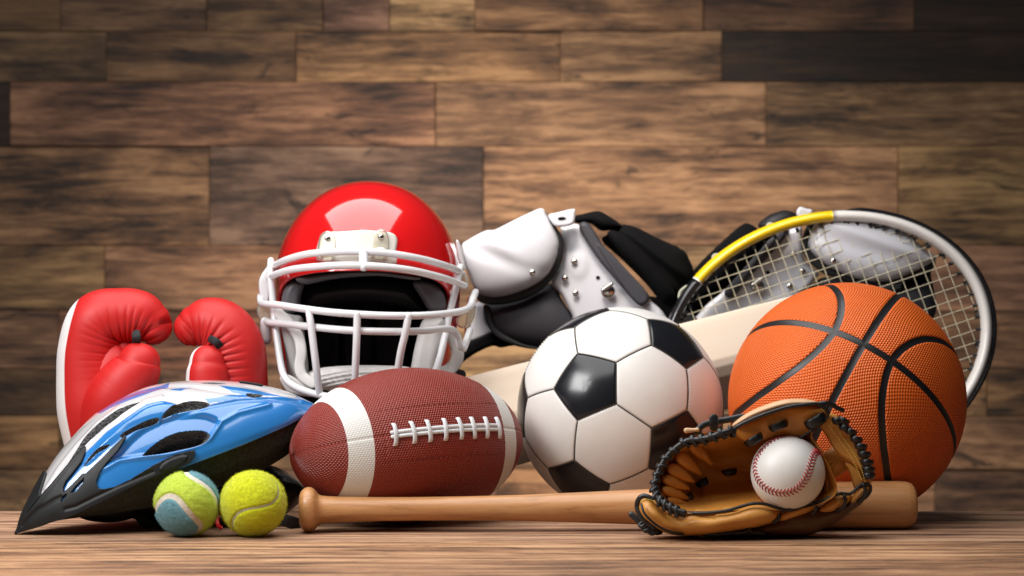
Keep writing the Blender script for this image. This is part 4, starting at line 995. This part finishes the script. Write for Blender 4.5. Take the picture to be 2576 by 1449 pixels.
    obj('chin_cup', pillow(Z3([(370, 1235), (430, 1205), (520, 1190), (700, 1182), (900, 1186), (1000, 1200), (1040, 1260), (980, 1330), (800, 1355), (600, 1345), (470, 1330), (390, 1300)]), 2.775, 26, .022, .02, disp=ribs), st, root)
    cord(Z3([(1170, 1235, 2.80), (1240, 1225, 2.805), (1300, 1240, 2.81)]), .0016, m_blk, root, 'buckle', flat=.006, up=(0, 1, 0))
football_helmet()

# ------------------------------------------------------------ shoulder pads
def shoulder_pads():
    root = thing('shoulder_pads', 'pair of white and black shoulder pads with rivets leaning behind the balls and racket', 'shoulder pads', tuple(S(1740, 900, 3.16)))
    mw = M_('white_plastic'); n = mw.noise(mw.coords(), 10, 3); mw.set(color=mw.mix(n, (.60, .61, .66), (.68, .69, .74)), rough=.32, coat=.3, normal=mw.bump(mw.noise(mw.coords(), 14, 2), .06, .004)); mw = mw.m
    mk = plain('black_edging', (.006, .006, .008), .6, bump=.3, nscale=90); mf = plain('black_fabric', (.0030, .0030, .0034), .95, bump=.5, nscale=60, spec=.12)
    mg = plain('dark_grey_pad', (.038, .038, .047), .62, bump=.25); mgr = plain('grey_binding', (.045, .043, .052), .6, bump=.3); ms = plain('rivet_steel', (.62, .60, .55), .18, metal=1.0)
    def P(Z, L, d, R, B, t, mat, nm, **kw): return obj(nm, pillow(Z(L), d, R, B, t, step=3.5, dome=nm in ('shoulder_cap', 'arm_flap', 'neck_pad', 'collar_pad'), **kw), mat, root)
    fold = lambda cx_, cy_, ax, ay, s, a_: (lambda x, y, v: a_*np.exp(-(((x-cx_)*ax+(y-cy_)*ay)/s)**2)*ss(0, 12, v))
    # left cap
    capL = [(85, 420), (130, 372), (260, 302), (330, 294), (400, 262), (560, 182), (690, 130), (722, 170), (762, 240), (812, 340), (824, 420), (800, 530), (735, 640), (625, 720), (480, 780), (340, 806), (230, 790), (178, 735), (140, 640), (108, 560)]
    creases = lambda x, y, v: fold(1230, 640, .35, -.94, 20, .0035)(x, y, v)-fold(1210, 585, .6, -.8, 20, .002)(x, y, v)+fold(1290, 560, .9, -.3, 26, .002)(x, y, v)
    P(Z5, capL, 3.05, 60, .028, .012, mw, 'shoulder_cap', disp=creases)
    rimL = [(700, 140), (740, 190), (800, 270), (850, 350), (862, 460), (830, 580), (765, 680), (660, 770), (520, 832), (360, 862), (240, 850), (195, 800), (230, 775), (400, 770), (600, 690), (740, 570), (790, 430), (770, 320), (720, 230), (680, 160)]
    P(Z5, rimL, 3.056, 6, .008, .014, mk, 'edging')
    P(Z5, [(742, 182), (800, 165), (930, 135), (946, 150), (946, 190), (938, 240), (905, 262), (840, 272), (800, 268), (768, 240)], 3.045, 5, .004, .006, mw, 'collar_tab')
    P(Z5, [(812, 208), (835, 196), (868, 198), (878, 208), (860, 218), (825, 220)], 3.0405, 3, .0006, .002, mf, 'tab_hole', )
    chestL = [(832, 282), (850, 268), (982, 258), (1100, 430), (1300, 640), (1480, 800), (1620, 930), (1640, 1100), (1000, 1100), (920, 940), (845, 800), (762, 690), (840, 560), (862, 440)]
    P(Z5, chestL, 3.075, 14, .008, .010, mw, 'chest_plate', disp=lambda x, y, v: -.0025*np.exp(-(((x-1455)/24)**2+((y-668)/34)**2)**2))
    P(Z5, [(975, 255), (1030, 235), (1090, 300), (1180, 440), (1330, 600), (1500, 780), (1500, 830), (1430, 866), (1290, 720), (1120, 520), (1010, 350)], 3.064, 8, .010, .010, mgr, 'binding')
    P(Z5, [(1110, 420), (1150, 410), (1330, 590), (1500, 790), (1430, 862), (1280, 690)], 3.056, 6, .003, .004, mg, 'binding_strip')
    P(Z5, [(945, 190), (1010, 172), (1100, 152), (1160, 165), (1300, 262), (1240, 290), (1140, 300), (1060, 246), (950, 240)], 3.10, 12, .022, .05, mf, 'collar_pad')
    P(Z5, [(1150, 380), (1185, 330), (1250, 268), (1330, 255), (1420, 280), (1560, 350), (1760, 445), (1812, 520), (1842, 600), (1830, 700), (1780, 790), (1700, 850), (1600, 840), (1480, 700), (1300, 520)], 3.12, 36, .050, .06, mf, 'neck_pad', disp=lambda x, y, v: -.004*np.cos((x*.8-y)*.11)*ss(0, 20, v))
    P(Z5, [(1190, 330), (1250, 300), (1400, 400), (1560, 560), (1700, 760), (1660, 840), (1590, 830), (1440, 640), (1290, 480)], 3.075, 14, .016, .03, mf, 'neck_pad')
    P(Z5, [(1500, 800), (1700, 850), (1900, 1000), (1900, 1150), (1700, 1150), (1600, 920)], 3.10, 12, .01, .02, mk, 'neck_pad')
    P(Z5, [(262, 868), (330, 850), (520, 820), (760, 700), (850, 830), (930, 960), (960, 1100), (820, 1180), (700, 1190), (600, 1178), (470, 1145), (350, 1085), (290, 1000)], 3.085, 26, .025, .015, mg, 'arm_flap')
    P(Z5, [(250, 870), (300, 880), (330, 1000), (400, 1080), (560, 1160), (680, 1186), (640, 1200), (480, 1170), (350, 1110), (280, 1010)], 3.070, 4, .004, .008, mk, 'edging')
    P(Z5, [(185, 850), (262, 868), (280, 1000), (330, 1070), (250, 1120), (120, 1150), (150, 1000)], 3.10, 10, .012, .01, mw, 'arm_plate')
    P(Z5, [(60, 1290), (75, 1230), (150, 1150), (260, 1090), (330, 1070), (400, 1130), (520, 1165), (450, 1175), (380, 1188), (320, 1175), (220, 1215), (130, 1270), (80, 1310)], 3.09, 8, .010, .012, mf, 'strap')
    # right side
    capR = [(1312, 430), (1340, 330), (1382, 262), (1500, 222), (1700, 212), (1900, 262), (2100, 330), (2250, 440), (2330, 520), (2412, 562), (2380, 612), (2250, 680), (2050, 762), (1900, 778), (1700, 742), (1500, 650), (1380, 562), (1322, 490)]
    cr = lambda x, y, v: fold(2260, 655, .30, -.95, 20, .003)(x, y, v)-fold(2240, 615, .35, -.93, 16, .003)(x, y, v)
    P(Z4, capR, 3.08, 50, .024, .012, mw, 'shoulder_cap', disp=cr)
    P(Z4, [(1385, 240), (1330, 262), (1275, 350), (1255, 450), (1275, 540), (1330, 620), (1450, 710), (1600, 770), (1800, 812), (2000, 812), (2200, 760), (2350, 680), (2402, 600), (2380, 580), (2200, 680), (1900, 768), (1600, 700), (1400, 570), (1320, 460), (1350, 330), (1420, 245)], 3.086, 6, .008, .014, mk, 'edging')
    P(Z4, [(1050, 380), (1140, 335), (1250, 300), (1262, 450), (1290, 600), (1402, 705), (1380, 745), (1310, 835), (1180, 960), (1100, 1250), (300, 1250), (400, 1020), (560, 880), (700, 745), (880, 570)], 3.11, 14, .008, .010, mw, 'chest_plate')
    P(Z4, [(1060, 330), (1150, 330), (1050, 480), (900, 640), (760, 800), (660, 915), (590, 870), (700, 730), (850, 560), (980, 420)], 3.10, 7, .009, .010, mgr, 'binding')
    P(Z4, [(960, 430), (1040, 420), (900, 600), (760, 780), (680, 880), (640, 850), (780, 680)], 3.092, 5, .003, .004, mg, 'binding_strip')
    P(Z4, [(300, 720), (380, 620), (470, 530), (640, 372), (760, 280), (830, 290), (875, 320), (900, 340), (1050, 250), (1080, 330), (900, 540), (700, 740), (560, 880), (420, 1000), (300, 1250), (60, 1250), (130, 980)], 3.17, 30, .045, .05, mf, 'neck_pad')
    P(Z4, [(880, 300), (960, 215), (1050, 178), (1120, 165), (1200, 190), (1215, 240), (1100, 330), (1000, 360)], 3.125, 10, .018, .03, mk, 'collar_pad')
    P(Z4, [(1210, 190), (1240, 136), (1300, 150), (1350, 165), (1330, 230), (1250, 260)], 3.09, 5, .004, .006, mw, 'collar_tab')
    P(Z4, [(1400, 880), (1440, 740), (1640, 780), (1820, 820), (2000, 815), (2200, 740), (2340, 650), (2372, 760), (2400, 900), (2408, 1040), (2300, 1140), (1800, 1300), (1400, 1250)], 3.12, 26, .03, .02, mg, 'arm_flap')
    P(Z4, [(2180, 720), (2280, 660), (2392, 590), (2405, 610), (2380, 670), (2300, 790), (2200, 790), (2100, 830)], 3.10, 8, .010, .02, mf, 'strap')
    P(Z4, [(1310, 835), (1440, 740), (1560, 790), (1500, 1000), (1300, 1250), (1100, 1250), (1180, 960)], 3.135, 10, .01, .01, mf, 'arm_flap')
    # hardware
    def rivet(Z, x, y, d, r=8):
        X, Y = Z([(x, y)])[0][:2]; kk = d/FOC; V_, F_ = ico(3); V_ = V_[:, :]*[r*kk, .0022, r*kk]
        obj('rivet', (V_+S(X, Y, d), F_), ms, root)
    for x, y in ((940, 535), (870, 662), (950, 775)): rivet(Z5, x, y, 3.062)
    rivet(Z5, 622, 618, 3.0265)
    for x, y in ((1185, 545), (1262, 690), (1155, 815)): rivet(Z4, x, y, 3.097)
    rivet(Z4, 1530, 600, 3.0575)
    for Z, x, y, d in ((Z5, 1118, 655, 3.0655), (Z4, 966, 697, 3.1005)):
        X, Y = Z([(x, y)])[0][:2]; obj('hole', pillow([(X+5*math.cos(a), Y+4.2*math.sin(a)) for a in np.linspace(0, 2*PI, 12, endpoint=False)], d, 3, .0005, .003, step=1.5, smooth=False), mf, root)
    for Z, x, y, d in ((Z5, 1195, 762, 3.060), (Z4, 880, 820, 3.095)):
        X, Y = Z([(x, y)])[0][:2]; kk = d/FOC; V_, F_ = lathe([(0, 0), (0, 15*kk), (.001, 17*kk), (.004, 18*kk), (.005, 18*kk)], 28)
        b_ = obj('bolt', (np.stack([V_[:, 1], V_[:, 0]-.004, V_[:, 2]], 1)+S(X, Y, d), F_), ms, root)
        cord([(X-13, Y-4, d-.008), (X+9, Y-19, d-.009)], .0026, ms, b_, 'toggle', n=6)
shoulder_pads()

# ------------------------------------------------------------ baseball
def baseball():
    d = 2.472; r = 93.5*d/FOC; loc = S(1982, 1190, d)
    root = thing('baseball', 'white baseball with red stitching sitting in the pocket of the tan glove', 'baseball', tuple(loc))
    Rm = np.array([[-0.78824459, -0.14348907, 0.598399], [0.4450658, -0.80447701, 0.39336137], [0.42495518, 0.5763919, 0.69798673]])
    C = seam_curve(1600)@Rm.T; V, F = ICO6; dd, _ = near(V, C)
    m = M_('white_leather'); n = m.noise(m.coords(), 60, 5); m.set(color=m.mix(n, (.70, .685, .65), (.79, .78, .75)), rough=.42, normal=m.bump(m.noise(m.coords(), 420, 3), .12, .0004))
    obj('cover', (V*(r-.0007*np.exp(-(dd*r/.0007)**2)+.0003*np.exp(-((dd*r-.0022)/.0018)**2))[:, None]+loc, F), m.m, root)
    mr = plain('red_thread', (.42, .012, .022), .6, bump=0); ms = {}
    L = np.r_[0, np.cumsum(np.arccos(np.clip((C*np.roll(C, -1, 0)).sum(1), -1, 1)))]*r; npair = 108
    pos = np.linspace(0, L[-1], npair, endpoint=False)
    for sgn in (1, -1):
        q = np.array([(-.0001, 0, -.0003), (.0004*1, sgn*.0006, .0005), (.0016, sgn*.0026, .0006), (.0026, sgn*.0042, -.0004)])
        me = mesh_data('stitch', *tube(spline(q, 7), .00060, 6, up=(0, 0, 1), rnd=.6)); me.materials.append(mr); ms[sgn] = me
    for p in pos:
        i = int(np.searchsorted(L, p)) % len(C); c = C[i]; t = nrm(C[(i+3) % len(C)]-C[i-3]); s = np.cross(c, t)
        for sgn in (1, -1):
            o = bpy.data.objects.new('stitch', ms[sgn]); COL.objects.link(o); o.parent = root
            o.matrix_local = Matrix([[t[j], s[j]*1.0, c[j], c[j]*r] for j in range(3)]+[[0, 0, 0, 1]])
baseball()
# ------------------------------------------------------------ baseball glove
def baseball_glove():
    root = thing('baseball_glove', 'tan leather baseball glove with black lacing holding the baseball open towards the room', 'baseball glove', tuple(S(1870, 1348, 2.50)))
    def leather(name, c1, c2, rough=.42):
        m = M_(name); v = m.coords(); n = m.noise(v, 35, 6, .65); f = m.noise(v, 500, 3)
        m.set(color=m.mix(m.ramp(n, [(.3, 0.), (.7, 1.)]), c1, c2), rough=m.math('MULTIPLY_ADD', n, .2, rough-.08), spec=.5, normal=m.bump(f, .18, .0004, m.bump(n, .25, .002))); return m.m
    mt = leather('tan_leather', (.52, .225, .040), (.66, .315, .075)); mp = leather('palm_leather', (.52, .21, .030), (.68, .30, .055), .5)
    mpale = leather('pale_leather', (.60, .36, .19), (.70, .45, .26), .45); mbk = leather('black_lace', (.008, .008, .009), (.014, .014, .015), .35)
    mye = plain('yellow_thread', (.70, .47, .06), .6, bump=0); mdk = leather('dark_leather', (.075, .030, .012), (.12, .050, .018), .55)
    def P(L, d, R, B, t, mat, nm, Z=ZG, par=None, **kw): return obj(nm, pillow(Z(L), d, R, B, t, step=2.6, dome=nm in ('heel_roll', 'finger_stall', 'top_stall', 'fold', 'web_strap'), **kw), mat, par or root)
    # palm: a hollow that runs back behind the ball
    palm = [(560, 1100), (420, 1050), (335, 960), (300, 850), (345, 745), (405, 645), (500, 560), (640, 500), (880, 455), (1000, 420), (1200, 345), (1400, 300), (1560, 300), (1610, 370), (1500, 500), (1560, 610), (1640, 760), (1690, 930), (1560, 1030), (1300, 1080), (1100, 1060), (800, 1090)]
    gx, gy = ZG([(760, 820)])[0][:2]
    def hollow(x, y, v):
        t = np.clip(v/82, 0, 1); a = np.arctan2(y-1200, x-1800); r = np.hypot(x-1745, (y-1200))
        left = ss(1720, 1640, x); ray = np.sin(a*26+1.2*np.sin(a*9))+.5*np.sin(a*47+1)
        roll = .0026*ray*left*ss(1, 10, v)*ss(58, 14, v)
        crease = .004*np.exp(-(sdf_line(np.c_[x, y], ZG([(420, 720), (560, 800), (640, 860), (640, 980)]))/9)**2)+.004*np.exp(-(sdf_line(np.c_[x, y], ZG([(540, 600), (680, 690), (840, 760), (1030, 780)]))/11)**2)
        return .085*np.sin(t*PI/2)**1.15+roll+crease
    P(palm, lambda x, y: 2.462+.000*x+np.clip((1215-y)/260, -.2, 1)*.018, 1, 0, .006, mp, 'palm', disp=hollow)
    # folds rolling over the rim at the left
    for i, (x, y, l, w_, an) in enumerate([(600, 585, 210, 48, .80), (505, 675, 210, 50, .68), (440, 760, 200, 50, .55), (402, 840, 190, 48, .42), (395, 920, 190, 46, .38), (430, 995, 170, 40, .35)]):
        ca, sa = math.cos(an), math.sin(an); L_ = [(x-ca*40, y-sa*40), (x+sa*w_, y-ca*w_*.9), (x+ca*l*.5+sa*w_*.9, y+sa*l*.5-ca*w_*.8), (x+ca*l, y+sa*l), (x+ca*l*.5-sa*w_*.8, y+sa*l*.5+ca*w_*.8), (x-sa*w_, y+ca*w_*.9)]
        P(L_, lambda x_, y_: 2.474+np.clip((x_-1670)/60, -.3, 1.6)*.028, 12, .010, .012, mp, 'fold')
    # wall of the pocket to the right of the ball, under the web
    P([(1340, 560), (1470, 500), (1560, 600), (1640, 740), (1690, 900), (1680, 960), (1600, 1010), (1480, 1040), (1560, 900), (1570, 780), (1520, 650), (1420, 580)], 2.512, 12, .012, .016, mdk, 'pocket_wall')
    P([(1590, 800), (1640, 800), (1675, 900), (1672, 950), (1610, 990), (1580, 1000), (1590, 900)], 2.497, 8, .010, .01, mp, 'pocket_wall')
    # heel roll and finger stalls along the bottom
    P([(178, 1055), (190, 1010), (230, 985), (280, 985), (340, 1040), (420, 1100), (500, 1140), (560, 1098), (720, 1094), (900, 1072), (1000, 1035), (1070, 1020), (1150, 1028), (1215, 1055), (1262, 1090), (1240, 1150), (1120, 1195), (980, 1225), (820, 1250), (650, 1268), (500, 1268), (400, 1250), (310, 1210), (230, 1150), (195, 1105)],
      lambda x, y: 2.478+.0*x, 22, .030, .030, mt, 'heel_roll', disp=lambda x, y, v: -.0005*np.sin(x*.06+y*.10)*ss(2, 12, v)+.004*np.exp(-(sdf_line(np.c_[x, y], ZG([(520, 1160), (600, 1130), (760, 1120)]))/5)**2))
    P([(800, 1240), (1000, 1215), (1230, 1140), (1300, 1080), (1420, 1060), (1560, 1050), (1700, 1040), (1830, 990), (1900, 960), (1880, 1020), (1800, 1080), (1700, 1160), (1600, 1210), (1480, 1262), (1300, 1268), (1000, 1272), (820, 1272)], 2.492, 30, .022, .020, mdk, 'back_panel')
    P([(1225, 1140), (1262, 1092), (1340, 1062), (1430, 1030), (1510, 988), (1562, 1000), (1548, 1045), (1480, 1092), (1380, 1130), (1280, 1160)], 2.480, 10, .016, .014, mt, 'finger_stall')
    P([(1530, 1090), (1575, 1040), (1640, 985), (1720, 950), (1782, 945), (1800, 975), (1770, 1030), (1700, 1075), (1600, 1110)], 2.484, 10, .015, .014, mt, 'finger_stall')
    P([(1770, 1040), (1790, 985), (1850, 915), (1905, 885), (1950, 900), (1930, 960), (1880, 1010), (1810, 1060)], 2.489, 9, .012, .014, mt, 'finger_stall')
    P([(560, 1090), (640, 1065), (720, 1068), (800, 1058), (880, 1045), (960, 1046), (1000, 1040), (900, 1072), (720, 1090)], 2.474, 5, .007, .01, mt, 'heel_fold')
    # top stall folding over the pocket
    P([(890, 435), (925, 395), (1010, 335), (1130, 280), (1270, 238), (1400, 228), (1500, 240), (1565, 268), (1540, 285), (1440, 285), (1300, 302), (1150, 345), (1030, 390), (930, 440)], 2.468, 8, .018, .016, mpale, 'top_stall')
    P([(905, 470), (930, 442), (1110, 368), (1300, 302), (1450, 282), (1540, 284), (1625, 330), (1606, 385), (1490, 475), (1345, 558), (1310, 545), (1250, 520), (1120, 540), (980, 545)], lambda x, y: 2.470+.00016*np.maximum(y-1030, 0), 26, .010, .010, mp, 'stall_lining', disp=lambda x, y, v: -.002*np.sin(x*.05)*ss(0, 15, v))
    # piping
    C_ = lambda L, r, nm='piping', mat=mbk, Z=ZG, flat=None, n=50, par=None, **kw: cord(Z(L), r, mat, par or root, nm, flat=flat, n=n, up=(0, 1, 0) if flat else None, **kw)
    C_([(905, 458, 2.455), (960, 425, 2.452), (1110, 358, 2.450), (1300, 296, 2.450), (1430, 276, 2.451), (1530, 268, 2.453), (1580, 285, 2.455), (1625, 335, 2.458)], .0019)
    C_([(1345, 560, 2.466), (1400, 530, 2.466), (1490, 474, 2.464), (1570, 420, 2.462), (1610, 378, 2.460), (1625, 335, 2.458)], .0012)
    C_([(562, 1094, 2.462), (700, 1094, 2.455), (850, 1078, 2.452), (960, 1046, 2.452), (1050, 1024, 2.452), (1140, 1026, 2.453), (1220, 1052, 2.455), (1300, 1074, 2.458), (1380, 1066, 2.460), (1470, 1030, 2.462), (1560, 1010, 2.464), (1620, 985, 2.466), (1700, 950, 2.468), (1790, 950, 2.470), (1840, 905, 2.472), (1890, 872, 2.474), (1935, 880, 2.474), (1945, 920, 2.476), (1910, 975, 2.478), (1850, 1010, 2.48)], .0017)
    for L in ([(1270, 1020, 2.470), (1320, 1015, 2.462), (1390, 1018, 2.466)], [(1320, 1020, 2.462), (1325, 1050, 2.458), (1330, 1072, 2.458)], [(1525, 1030, 2.462), (1530, 1065, 2.462), (1505, 1100, 2.464)], [(1745, 965, 2.466), (1752, 1010, 2.465), (1730, 1060, 2.468), (1690, 1078, 2.472)], [(1890, 880, 2.470), (1905, 930, 2.470), (1880, 985, 2.474), (1850, 1005, 2.476)], [(1250, 1120, 2.462), (1245, 1140, 2.462), (1210, 1165, 2.464)]):
        C_(L, .0019, 'lace', n=16)
    # black cord binding the left rim, wrapped with flat lace
    rim = ZH([(1118, 345, 2.452), (1060, 352, 2.450), (980, 375, 2.450), (900, 405, 2.452), (810, 428, 2.455), (730, 440, 2.458), (650, 450, 2.460), (580, 488, 2.462), (510, 545, 2.463), (440, 615, 2.463), (385, 705, 2.462), (345, 795, 2.461), (322, 880, 2.459), (322, 955, 2.457), (352, 1020, 2.454), (415, 1078, 2.450), (490, 1122, 2.447), (560, 1152, 2.445), (620, 1168, 2.444)])
    P3 = spline(SP(rim), 160); obj('binding_cord', tube(P3, .0029, 14, rnd=1), mbk, root)
    P3b = P3+np.array([0, .003, -.0032]); obj('binding_cord', tube(P3b, .0022, 12, rnd=1), mbk, root)
    T_ = nrm(np.gradient(P3, axis=0)); pos = [.025, .085, .15, .215, .28, .345, .43, .50, .56, .62, .675, .725, .77, .82, .865, .91, .955]
    for j, s in enumerate(pos):
        i = int(s*159); c = P3[i]; t = T_[i]; a = np.cross(t, [0, -1, 0]); a = nrm(a); b = np.cross(t, a); big = 1.35 if s < .4 or s > .74 else 1.12
        pts = []
        for q in np.linspace(0, 2*PI, 22): pts.append(c+a*math.cos(q)*.0041*big+b*math.sin(q)*.0040+t*(math.cos(q)*.0016-.0007*math.sin(q*2))+np.array([0, .0012, -.0012]))
        obj('wrap', tube(np.array(pts), .0007, 8, up=None, r2=.0026, sq=.6), mbk, root) if False else obj('wrap', wrap_band(np.array(pts), t, .0020, .0007), mbk, root)
    # far lacing above, with a pink tab end
    C_([(625, 480, 2.475), (670, 432, 2.478), (750, 405, 2.478), (850, 390, 2.476), (935, 372, 2.474), (980, 365, 2.474)], .0019, 'lace', flat=.0034)
    C_([(755, 380, 2.470), (757, 415, 2.470), (756, 445, 2.472)], .0012, 'lace', flat=.0048, n=8)
    P([(528, 462), (545, 450), (600, 452), (640, 450), (642, 478), (600, 482), (545, 490), (530, 480)], 2.474, 4, .002, .003, mpale, 'lace_end')
    C_([(1548, 268, 2.462), (1600, 262, 2.460), (1650, 275, 2.462), (1690, 298, 2.464), (1732, 316, 2.466)], .0012, 'lace', flat=.0024)
    C_([(1560, 285, 2.462), (1600, 300, 2.462), (1625, 280, 2.462), (1670, 272, 2.464)], .0016, 'lace')
    C_([(132, 1106, 2.482), (170, 1140, 2.480), (215, 1178, 2.478)], .0012, 'lace', flat=.0034, n=10)
    for (x, y, r) in ((232, 1180, .0048), (262, 1208, .0052), (300, 1228, .0048)):
        X, Y = ZG([(x, y)])[0][:2]; pts = np.array([S(X, Y, 2.474)+[math.cos(q)*r, math.sin(q)*r*.8, math.sin(q)*r*.35+math.cos(q)*r*.5] for q in np.linspace(0, 2*PI, 18)])
        obj('knot', wrap_band(pts, nrm(np.array([.8, 0, -.6])), .0030, .0012), mbk, root)
    C_([(255, 1200, 2.476), (290, 1222, 2.474), (320, 1245, 2.476), (350, 1240, 2.48)], .0026, 'lace', n=12)
    C_([(282, 985, 2.464), (230, 965, 2.466), (190, 985, 2.468), (172, 1035, 2.470), (185, 1090, 2.468), (225, 1145, 2.466), (300, 1205, 2.466)], .0026, 'piping')
    C_([(205, 1030, 2.452), (225, 1090, 2.448), (270, 1145, 2.446), (340, 1200, 2.447), (420, 1235, 2.450), (520, 1258, 2.458)], .0013)
    C_([(680, 1250, 2.470), (760, 1255, 2.465), (850, 1246, 2.466), (990, 1240, 2.466), (1010, 1215, 2.466), (1040, 1240, 2.468), (1130, 1248, 2.472)], .0026, 'lace')
    # black lace segments lying in the palm and the stall
    def seg(x, y, l, w_, an, d):
        ca, sa = math.cos(an), math.sin(an); C_([(x-ca*l, y-sa*l, d+.004), (x-ca*l*.7, y-sa*l*.7, d-.0005), (x, y, d-.002), (x+ca*l*.7, y+sa*l*.7, d-.0005), (x+ca*l, y+sa*l, d+.004)], .0012, 'lace', flat=w_, n=14)
    def on_palm(x, y, extra=0):
        X, Y = ZG([(x, y)])[0][:2]; q = np.array([[X, Y]]); v = np.maximum(sdf_poly(q, smooth_poly(ZG(palm), 176)), 0)
        return float((2.462+np.clip((1215-Y)/260, -.2, 1)*.018+hollow(q[:, 0], q[:, 1], v))[0])
    for x, y, l, w_, an in ((553, 992, 44, .0044, -.75), (670, 876, 52, .0046, -.62), (868, 790, 62, .0036, -.16), (1280, 548, 44, .0036, -.2)): seg(x, y, l, w_, an, min(on_palm(x, y), 2.56) - (.012 if x > 1200 else 0))
    for x, y, l, w_, an in ((1060, 543, 62, .0042, -.55), (1246, 436, 62, .0040, -.36), (1530, 402, 70, .0055, -.50)): seg(x, y, l, w_, an, 2.4585)
    # web at the right
    band = [(1590, 350), (1640, 335), (1710, 372), (1790, 450), (1860, 550), (1915, 650), (1945, 750), (1955, 850), (1935, 880), (1890, 870), (1885, 820), (1860, 770), (1800, 720), (1750, 690), (1700, 650), (1650, 590), (1600, 500), (1560, 440)]
    dweb = lambda x, y: 2.478+.00004*(y-1030)
    P(band, dweb, 10, .007, .006, mt, 'web')
    P([(1745, 712), (1800, 716), (1862, 770), (1890, 830), (1900, 872), (1860, 905), (1818, 905), (1795, 830), (1770, 770)], 2.488, 8, .008, .006, mpale if False else mt, 'web')
    P([(1565, 655), (1620, 615), (1665, 588), (1720, 620), (1770, 680), (1790, 740), (1760, 775), (1700, 815), (1655, 832), (1620, 780), (1590, 720)], 2.498, 10, .010, .010, mt, 'web_strap')
    bars = [(1690, 400, .30), (1745, 448, .34), (1790, 478, .42), (1832, 536, .30), (1866, 590, .22), (1893, 650, .14), (1915, 712, .06), (1925, 768, .02), (1927, 815, 0), (1735, 395, .5)]
    for x, y, an in bars:
        ca, sa = math.cos(an), math.sin(an); l = 42
        C_([(x-ca*l, y-sa*l*.55, 2.476), (x-ca*l*.5, y-sa*l*.4, 2.4675), (x, y, 2.466), (x+ca*l*.6, y+sa*l*.6, 2.4675), (x+ca*l, y+sa*l, 2.480)], .0014, 'web_lace', flat=.0036, n=12)
    def stitch_line(L, nst, d):
        Q = spline(np.array([(*p, d) for p in ZG(L)]), nst*2+1); parts = []
        for i in range(nst):
            a, b = Q[2*i], Q[2*i+1]; parts.append(tube(np.array([S(a[0], a[1], a[2]+.0004), S((a[0]+b[0])/2, (a[1]+b[1])/2, a[2]-.0004), S(b[0], b[1], b[2]+.0004)]), .00040, 5, caps=False))
        V_, F_ = join(parts); obj('yellow_stitching', (V_, F_), mye, root, kind='stuff')
    stitch_line([(1622, 425), (1690, 520), (1750, 600), (1800, 680), (1840, 760), (1880, 850)], 26, 2.4695)
    stitch_line([(1650, 410), (1720, 505), (1780, 590), (1830, 670), (1870, 750), (1898, 845)], 26, 2.4690)
    stitch_line([(1625, 715), (1670, 690), (1715, 668)], 8, 2.4870); stitch_line([(1635, 745), (1680, 720), (1722, 696)], 8, 2.4870)
    stitch_line([(200, 1012), (240, 992), (285, 1000), (330, 1035), (385, 1085)], 14, 2.4520)
    stitch_line([(400, 1120), (450, 1140), (520, 1130), (555, 1115)], 8, 2.4490)
def wrap_band(P, t, w, h):
    """closed flat strap following the loop P, wide along t"""
    P = P[:-1]; n = len(P); c = P.mean(0); o = nrm(P-c); o = nrm(o-(o@t)[:, None]*t)
    sec = [(-1, -.6), (-1, .4), (-.6, 1), (.6, 1), (1, .4), (1, -.6)]
    V = np.stack([P+t*w*a+o*h*b for a, b in sec], 1).reshape(-1, 3); return V, grid(n, 6, True, True)
baseball_glove()
